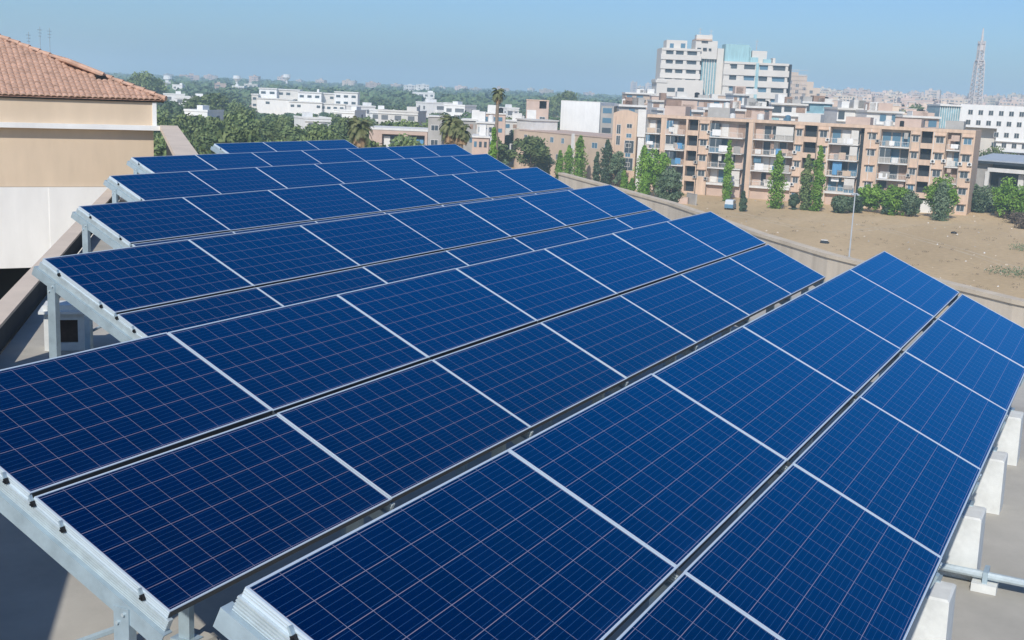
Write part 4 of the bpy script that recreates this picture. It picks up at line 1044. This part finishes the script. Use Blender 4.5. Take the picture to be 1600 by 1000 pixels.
# far woodland as one mass, 800 m to 4 km
def wood_mass(name, rngs, seed):
    r_ = random.Random(seed); V = []; F = []
    for d0, d1, px0, px1, n, hh in rngs:
        for _ in range(n):
            dd = d0*(d1/d0)**r_.random(); px = r_.uniform(px0, px1); p = atd(px, hor(px), dd); h = hh*r_.uniform(0.7,1.15); R_ = r_.uniform(6, 11)*(1+dd/4000)
            skip = False
            for a_, b_, yb, dc in clear:
                if dd < dc and a_-3 < px < b_+3 and proj(p.x, p.y, h)[1] < yb: skip = True
            if skip: continue
            for _q in range(46):
                d_ = rnd_unit(r_); d_.z = abs(d_.z); q = Vector((p.x+d_.x*R_*r_.uniform(0.7,1), p.y+d_.y*R_*r_.uniform(0.7,1), h*(0.45+0.55*d_.z)*r_.uniform(0.9,1.05)))
                leaf(V, F, q, (d_+rnd_unit(r_)*0.7).normalized(), 2.4*(1+dd/3000), r_)
    me = bpy.data.meshes.new(name); me.from_pydata(V, [], F); me.materials.append(LEAF_FAR); me.update()
    o = bpy.data.objects.new(name, me); COL.objects.link(o); return o
tag(wood_mass('distant_woodland', [(760,1500,180,985,700,12.5),(1500,3600,150,1000,900,15),(1500,3500,1000,1700,250,14)], 5), 'hazy green woodland filling the distance below the skyline', 'woodland', kind='stuff')
# individual far trees
for px, yt, d_, w_, lab in ((236,112,520,2.0,'big tree rising above the skyline just right of the tile roof'), (218,118,560,1.3,'tree close against the right slope of the tile roof'), (318,141,380,1.6,'large dark round tree behind the small white shed'), (430,131,900,1.3,'tree behind the left end of the long white building'),
                        (888,141,600,1.6,'dome shaped tree breaking the skyline above the white wall'), (866,146,640,1.0,'small tree left of the dome shaped skyline tree'), (1430,163,520,1.6,'grey green tree among the far city blocks'), (1400,166,480,1.4,'low spreading tree in the middle city')):
    p = atd(px, yt, d_); put_tree('broadleaf_tree', BIG[rv.randrange(4)], p.x, p.y, w_, p.z/12.3, lab)

# trees along the apartments: px centre, top y, depth, width px, kind, label
COLS = {}
def colvar(kind, R_, H_):
    m_ = {'bright': LEAF_C, 'grey': LEAF_G, 'dark': LEAF_D, 'olive': LEAF_A}[kind]
    return m_
TR = [
 (849,231,285,31,'grey','round','rounded grey green tree at the left end of the low peach building'),
 (876,234,285,14,'bright','col','smallest bright columnar tree of the three before the low peach building'),
 (890,226,282,19,'bright','col','middle bright columnar tree of the three before the low peach building'),
 (908,211,276,24,'bright','col','tallest bright columnar tree of the three before the low peach building'),
 (934,236,274,12,'dark','col','narrow dark shrub right of the tallest bright columnar tree'),
 (950,217,271,24,'dark','col','dark green tree against the foot of the arched stair block'),
 (966,230,269,22,'grey','round','soft grey green tree right of the dark green tree by the stair block'),
 (976,266,256,13,'bright','col','little bright shrub below the arched stair block'),
 (988,276,250,10,'bright','round','smallest shrub at the foot of the peach rib'),
 (1008,226,247,30,'bright','col','large bright green tree, left half of the clump at the white shaft'),
 (1026,221,242,40,'bright','round','large bright green tree, right half of the clump at the white shaft'),
 (1010,268,238,16,'bright','col','low bright ivy like shrub under the large clump'),
 (1048,258,224,38,'grey','round','grey green feathery tree right of the large bright clump'),
 (1141,218,245,15,'bright','col','slim light green cypress in front of the second balcony stack'),
 (1163,262,251,13,'dark','col','dark narrow tree against the dark slot of the apartments'),
 (1162,298,219,11,'dark','col','dark leaning shrub beside the parked blue and white van'),
 (1219,234,226,27,'bright','col','tall bright columnar tree in front of the third balcony stack'),
 (1243,298,227,14,'dark','round','small dark bush between two tall columnar trees'),
 (1264,240,226,20,'olive','col','tall dull green columnar tree, left of a touching pair'),
 (1283,226,224,21,'bright','col','tall bright columnar tree, right of a touching pair'),
 (1317,303,224,27,'grey','round','low grey green bush left of the lamp pole top'),
 (1338,302,226,22,'dark','round','low dark bush right of the lamp pole top'),
 (1362,280,228,30,'bright','round','bright bush below the narrow slot of the apartments'),
 (1402,284,224,42,'bright','round','broad bright tree shading the parked white car'),
 (1425,296,223,30,'grey','round','grey green tree right of the broad bright tree'),
 (1388,297,225,20,'dark','round','dark bush under the broad bright tree'),
 (1477,262,221,42,'bright','round','spreading bright green tree in front of the right end balconies'),
 (1475,282,217,28,'grey','col','tall grey green bush under the spreading bright tree'),
 (1531,298,234,30,'dark','round','dark bush just right of the apartment corner'),
 (1525,276,236,22,'grey','round','thin grey tree at the right corner of the apartments'),
 (1553,286,235,36,'grey','round','grey green tree in front of the metal roofed hall'),
 (1580,276,225,48,'bright','round','large bright green tree in front of the metal roofed hall at the right edge'),
 (1612,284,218,48,'bright','round','bright green tree cut by the right edge of the picture'),
 (1556,205,262,46,'olive','round','dull olive tree between the apartments and the white office block'),
 (1586,224,258,30,'olive','round','small olive tree below the white office block'),
 (752,226,175,22,'bright','round','bright bush at the base of the tall palm, left'),
 (772,198,180,17,'bright','col','climber like bright tree on the tall palm trunk'),
 (790,236,178,20,'grey','round','grey green bush right of the tall palm trunk'),
 (735,224,170,18,'bright','round','small bright bush right of the broad palm'),
]
for i, (px, yt, d_, wpx, kind, sh, lab) in enumerate(TR):
    if 840 < px < 1160: d_ -= 11
    elif px < 1500 and d_ > 215: d_ -= 4
    p = atd(px, yt, d_); R_ = wpx*d_/FPX/2; H_ = p.z; m_ = colvar(kind, 0, 0)
    if sh == 'col': c = crown_mesh('crown', R_*1.3, H_-0.3, 0.1, max(20, int(H_*2.6)), 130, 0.22, m_, 300+i, 'col')
    else:
        zb = 0.0; c = crown_mesh('crown', R_*1.28, H_+0.4, -0.4, 44, 110, 0.25, m_, 300+i)
    r_ = empty('columnar_tree' if sh == 'col' else 'broadleaf_tree', (p.x, p.y, 0), label=lab, cat='tree')
    o = bpy.data.objects.new('crown', c); COL.objects.link(o); o.parent = r_
    o = bpy.data.objects.new('trunk', trunk_mesh(0.16, H_*0.7, R_*0.4, i)); COL.objects.link(o); o.parent = r_

# palms
def palm(px, ytop, ybot_crown, d_, wpx, lab, skirt, seed, tall=False):
    p = atd(px, ytop, d_); r_ = random.Random(seed); Hc = p.z; cr = wpx*d_/FPX/2; drop = (ybot_crown-ytop)*d_/FPX
    root = empty('palm_tree', (p.x, p.y, 0), label=lab, cat='palm tree')
    hub = Hc - min(cr*0.75, drop*0.35)
    mb = MB(); n = 12; pts = [(0.15*sin(i*0.5), 0, hub*i/n) for i in range(n+1)]
    for a_, b_ in zip(pts, pts[1:]): mb.tube(a_, b_, 0.34 if not tall else 0.28, 0.27, PALMT, 8)
    mb.build('trunk', root)
    def fronds(cnt, m_, lo, hi, L_, nm):
        V = []; F = []
        for k in range(cnt):
            az = r_.uniform(0, 2*pi); el = r_.uniform(lo, hi); L2 = L_*r_.uniform(0.85, 1.1); o = Vector((pts[-1][0], 0, hub))
            d0 = Vector((cos(az)*cos(el), sin(az)*cos(el), sin(el))); side = Vector((-sin(az), cos(az), 0)); pos = o.copy(); seg = 9; step = L2/seg; dirv = d0.copy()
            for s in range(seg):
                np_ = pos+dirv*step; dirv = (dirv+Vector((0,0,-0.19-0.03*s))).normalized()
                if s > 0:
                    for q in range(3):
                        c = pos.lerp(np_, q/3)
                        for sg in (-1, 1):
                            ll = L2*0.20*(1-abs(s/seg-0.45)); tip = c+side*sg*ll+dirv*ll*0.5+Vector((0,0,-ll*0.45)); w = dirv*0.05
                            i0 = len(V); V += [tuple(c-w), tuple(tip), tuple(c+w*1.5)]; F.append((i0,i0+1,i0+2))
                i0 = len(V); V += [tuple(pos-side*0.03), tuple(pos+side*0.03), tuple(np_+side*0.02), tuple(np_-side*0.02)]; F.append((i0,i0+1,i0+2,i0+3))
                pos = np_
        me = bpy.data.meshes.new(nm); me.from_pydata(V, [], F); me.materials.append(m_); me.update(); o = bpy.data.objects.new(nm, me); COL.objects.link(o); o.parent = root
    fronds(60, LEAF_P, -0.5, 1.35, cr*1.25, 'fronds')
    fronds(skirt, DRYP, -1.4, -0.6, min(drop*0.85, cr*1.3), 'dry_skirt')
palm(562,184,230,150,46,'shaggy date palm in front of the terrace house, left of the pink bays',30,1)
palm(706,180,238,165,44,'broad palm with hanging dry fronds left of the white stepped house',50,2)
palm(722,192,240,160,34,'lower palm leaning against the broad palm',40,3)
palm(779,137,168,190,24,'tallest palm, slim and brown skirted, breaking the skyline',26,4,True)

# scrub at the right edge
def scrub(px, py, w, h, m_, lab, seed, nb=22, nl=90, ls=0.16):
    p = onz(px, py, 0.0); me = crown_mesh('foliage', w, h, 0.02, nb, nl, ls, m_, seed); o = bpy.data.objects.new('foliage', me); COL.objects.link(o)
    r_ = empty('scrub_bush', (p.x, p.y, 0), label=lab, cat='bush'); o.parent = r_
    mb = MB()
    for k in range(7): a = k*0.9; mb.tube((0,0,0),(cos(a)*w*0.7,sin(a)*w*0.7,h*0.8),0.05,0.02,TRUNK,4)
    mb.build('stems', r_)
scrub(1592,350,2.9,2.0,TWIG,'brown leafless thicket on the sand at the right edge',61)
scrub(1572,341,2.0,1.5,TWIG,'low brown thicket left of the larger brown thicket',62)
scrub(1606,358,2.4,2.0,TWIG,'dark thicket cut by the right edge',65)
def sparse(px, py, w, lab, seed, n=700):
    p = onz(px, py, 0.0); r_ = random.Random(seed); V = []; F = []
    for _ in range(n):
        a = r_.uniform(0, 2*pi); q = w*r_.random()**0.6; x, y = cos(a)*q*0.8, sin(a)*q*1.1; z = r_.uniform(0.02, 0.8)
        leaf(V, F, Vector((x, y, z)), (Vector((0,0,0.4))+rnd_unit(r_)).normalized(), 0.12, r_)
    me = bpy.data.meshes.new('scrub_patch'); me.from_pydata(V, [], F); me.materials.append(LEAF_G); me.update()
    o = bpy.data.objects.new('scrub_patch', me); COL.objects.link(o); o.location = (p.x, p.y, 0); tag(o, lab, 'scrub', kind='stuff')
sparse(1604,432,4.5,'thin grey green scrub on the sand beyond the parapet at the right edge',63)
sparse(1612,392,3.0,'faint sparse scrub on the sand farther back at the right edge',64,600)

def litter(seed):
    r_ = random.Random(seed); mb = MB(); V = []; F = []
    for _ in range(420):
        p = onz(r_.uniform(1090, 1640), r_.uniform(312, 470), 0.0)
        if r_.random() < 0.45:
            s = r_.uniform(0.06, 0.22); mb.add([(p.x-s,p.y-s*0.7,-0.02),(p.x+s,p.y-s*0.6,-0.02),(p.x+s*0.8,p.y+s*0.7,-0.02),(p.x-s*0.7,p.y+s,-0.02),(p.x+s*0.1,p.y,s*0.8)], [(0,1,4),(1,2,4),(2,3,4),(3,0,4)], r_.choice([GREYC, PARATOP, BEAMM, SLAB]))
        else:
            for _q in range(12): leaf(V, F, p+Vector((r_.uniform(-0.4,0.4), r_.uniform(-0.4,0.4), r_.uniform(0.02,0.2))), rnd_unit(r_), 0.07, r_)
    mb.add(V, F, TWIG); return mb
litter(77).build('loose_stones', label='loose stones and dry tufts strewn over the sandy lot', cat='ground litter', kind='stuff')
# worn vehicle tracks across the lot
TRK = mat('worn_track', (0.60, 0.475, 0.31), rough=0.95, noise=0.2, nscale=0.5)
for pts in ([(1040,330),(1140,338),(1240,343),(1350,352),(1480,385),(1620,430)], [(1150,332),(1290,362),(1420,352),(1560,352)]):
    P = [onz(x, y, 0.0) for x, y in pts]; S = []
    for i in range(len(P)-1):
        p0, p1, p2, p3 = P[max(i-1,0)], P[i], P[i+1], P[min(i+2,len(P)-1)]
        for k in range(8):
            t = k/8; S.append(0.5*((2*p1)+(p2-p0)*t+(2*p0-5*p1+4*p2-p3)*t*t+(3*p1-p0-3*p2+p3)*t**3))
    mb = MB()
    for off_ in (-0.8, 0.8):
        vs = []
        for i in range(len(S)-1):
            t = (S[i+1]-S[i]).normalized(); nn = Vector((-t.y, t.x, 0)); w = 0.16+0.07*sin(i*1.7)
            for q in (off_-w, off_+w): v = S[i]+nn*(q+0.15*sin(i*0.6)); vs.append((v.x, v.y, 0.005))
        n = len(vs)//2; mb.add(vs, [(2*i,2*i+1,2*i+3,2*i+2) for i in range(n-1)], TRK)
    mb.build('dirt_track', kind='structure')

# ------------------------------------------------------------------ things on the sand
p = onz(1326.5, 404, 0.0); tz = atd(1328.5, 300, (p-Vector((0,0,CZ))).dot(_f)).z
lp_ = empty('lamp_pole', (p.x, p.y, 0), math.atan2(_r0.y, _r0.x), label='thin pale lamp pole standing alone on the sand beyond the parapet', cat='lamp post')
mb = MB(); mb.tube((0,0,0),(0,0,tz),0.11,0.07,METROOF,8); mb.build('pole', lp_)
mb = MB(); mb.box(-0.35,0.35,-0.05,0.05,tz-0.12,tz,METROOF); mb.build('crossarm', lp_)
for sx in (-1,1):
    mb = MB(); mb.box(sx*0.35-0.14,sx*0.35+0.14,-0.3,0.05,tz-0.26,tz-0.125,METROOF); mb.build('lamp_head', lp_)
mb = MB(); mb.box(-0.25,0.25,-0.25,0.25,-0.1,0.25,GREYC); mb.build('base', lp_)

VB = mat('van_white', (0.62,0.66,0.68), rough=0.35, spec=0.5); VBL = mat('van_blue', (0.10,0.22,0.33), rough=0.35, spec=0.5)
def vehicle(px, py, rz, lab, Lv=3.3, Wv=1.6, Hv=1.8, body=VB, low=VBL, name='parked_van', cat='van'):
    p = onz(px, py, 0.0); root = empty(name, (p.x, p.y, 0), rz, label=lab, cat=cat)
    a, w = Lv/2, Wv/2
    def loft(secs, m_, nm, mb=None):
        mb = mb or MB(); n = len(secs[0]); vs = [q for s in secs for q in s]; fs = []
        for k in range(len(secs)-1):
            for i in range(n): j = (i+1)%n; fs.append((k*n+i,k*n+j,(k+1)*n+j,(k+1)*n+i))
        fs += [tuple(range(n-1,-1,-1)), tuple(range((len(secs)-1)*n, len(secs)*n))]; mb.add(vs, fs, m_); return mb
    def sec(x, z0, z1, ww): return [(x,-ww,z0),(x,ww,z0),(x,ww,z1*0.93),(x,ww*0.9,z1),(x,-ww*0.9,z1),(x,-ww,z1*0.93)]
    loft([sec(-a,0.35,Hv*0.52,w*0.94), sec(-a*0.96,0.3,Hv*0.56,w), sec(a*0.8,0.3,Hv*0.56,w), sec(a,0.38,Hv*0.44,w*0.9)], low, 'lower_body').build('lower_body', root)
    z0 = Hv*0.56+0.003
    def sec2(x, zt, ww): return [(x,-ww,z0),(x,ww,z0),(x,ww*0.9,zt),(x,-ww*0.9,zt)]
    loft([sec2(-a*0.95,Hv*0.9,w*0.96), sec2(-a*0.8,Hv,w*0.97), sec2(a*0.35,Hv,w*0.97), sec2(a*0.72,Hv*0.62,w*0.93)], body, 'cabin').build('cabin', root)
    for sy in (-1, 1):
        for x0, x1 in ((-a*0.75,-a*0.2),(-a*0.1,a*0.38)):
            mb = MB(); mb.box(x0, x1, sy*w*0.99-0.02, sy*w*0.99+0.02, Hv*0.62, Hv*0.88, GLASSD); mb.build('side_window', root)
        for x in (-a*0.62, a*0.62):
            mb = MB(); mb.tube((x, sy*(w-0.18), 0.3), (x, sy*(w+0.02), 0.3), 0.3, 0.3, BLACK, 12); mb.tube((x, sy*(w+0.021), 0.3), (x, sy*(w+0.03), 0.3), 0.16, 0.16, METROOF, 10); mb.build('wheel', root)
        mb = MB(); mb.box(a-0.06, a+0.01, sy*w*0.6-0.12, sy*w*0.6+0.12, Hv*0.34, Hv*0.42, SLAB); mb.build('headlight', root)
vehicle(1141, 327, 0.1, 'small blue and white van parked on the sand before the apartments')
vehicle(1398, 325, 1.2, 'white car half hidden under the broad bright tree', Lv=3.8, Hv=1.4, body=VB, low=VB, name='parked_car', cat='car')

def rock(px, py, w, h, m_, seed, lab, name='boulder', top=None):
    p = onz(px, py, 0.0); r_ = random.Random(seed); V = []; n = 10
    for k, (rr, z) in enumerate(((1.0,0.0),(1.05,0.35),(0.8,0.8),(0.4,1.0))):
        for i in range(n): a = 2*pi*i/n; q = rr*r_.uniform(0.85,1.12); V.append((cos(a)*w*q*0.55, sin(a)*w*q, h*z*r_.uniform(0.9,1.1)))
    F = [(k*n+i,k*n+(i+1)%n,(k+1)*n+(i+1)%n,(k+1)*n+i) for k in range(3) for i in range(n)]+[tuple(range(3*n,4*n)), tuple(range(n-1,-1,-1))]
    mb = MB(); mb.add(V, F, m_); root = empty(name, (p.x, p.y, 0), label=lab, cat='rubble'); mb.build('stones', root)
    if top: mb = MB(); mb.prism([(-w*0.4,-w*0.75),(w*0.3,-w*0.7),(w*0.35,w*0.5),(-w*0.35,w*0.7)], h*0.98, h*1.2, top); mb.build('slab', root)
rock(1288,380,0.68,0.42,SLATE,1,'dark stone heap with a pale slab on top, alone on the sand','rubble_pile',SLAB)
rock(1490,365,0.45,0.35,BLACK,2,'small black lump lying on the open sand at right','dark_lump')

# low walls and steps at the foot of the apartments
def lowwall(p0, p1, base0, base1, h, m_, lab, th=0.3, name='low_wall'):
    a = onz(p0, base0, 0); b = onz(p1, base1, 0); u = (b-a); Lw = u.length
    o = MB(); o.box(0, Lw, 0, th, -0.1, h, m_); o.box(-0.04, Lw+0.04, -0.04, th+0.04, h+0.003, h+0.1, m_)
    q = o.build(name, label=lab, cat='wall'); q.location = a; q.rotation_euler = (0,0,math.atan2(u.y,u.x))
lowwall(1178,1206,303,306,1.5,SLAB,'low white wall at the foot of the third balcony stack')
lowwall(1086,1135,302,306,1.6,PINKP,'low pink wall at the foot of the second balcony stack')
lowwall(1437,1455,332,333,2.2,SLAB,'short white wall between two bushes at the right end stairs')
lowwall(1540,1575,322,327,1.0,PALE,'low pale rubble wall under the trees at right')
lowwall(1072,1086,318,321,2.0,GREYC,'small grey hut wall right of the grey green feathery tree')
lowwall(1040,1074,316,319,1.2,PINKP,'low pinkish wall behind the grey green feathery tree')

# ------------------------------------------------------------------ haze
hz = MB(); hz.box(-9100, 9100, -9100, 9100, -1.0, 92.0, None)
hm = bpy.data.materials.new('haze_air'); hm.use_nodes = True; nt = hm.node_tree; nt.nodes.clear()
out = nt.nodes.new('ShaderNodeOutputMaterial'); pv = nt.nodes.new('ShaderNodeVolumePrincipled')
pv.inputs['Color'].default_value = (0.58, 0.83, 1.0, 1); pv.inputs['Density'].default_value = 0.00047; pv.inputs['Anisotropy'].default_value = 0.0
nt.links.new(pv.outputs[0], out.inputs['Volume'])
hz.mats = [hm]
hz.build('haze', kind='stuff')
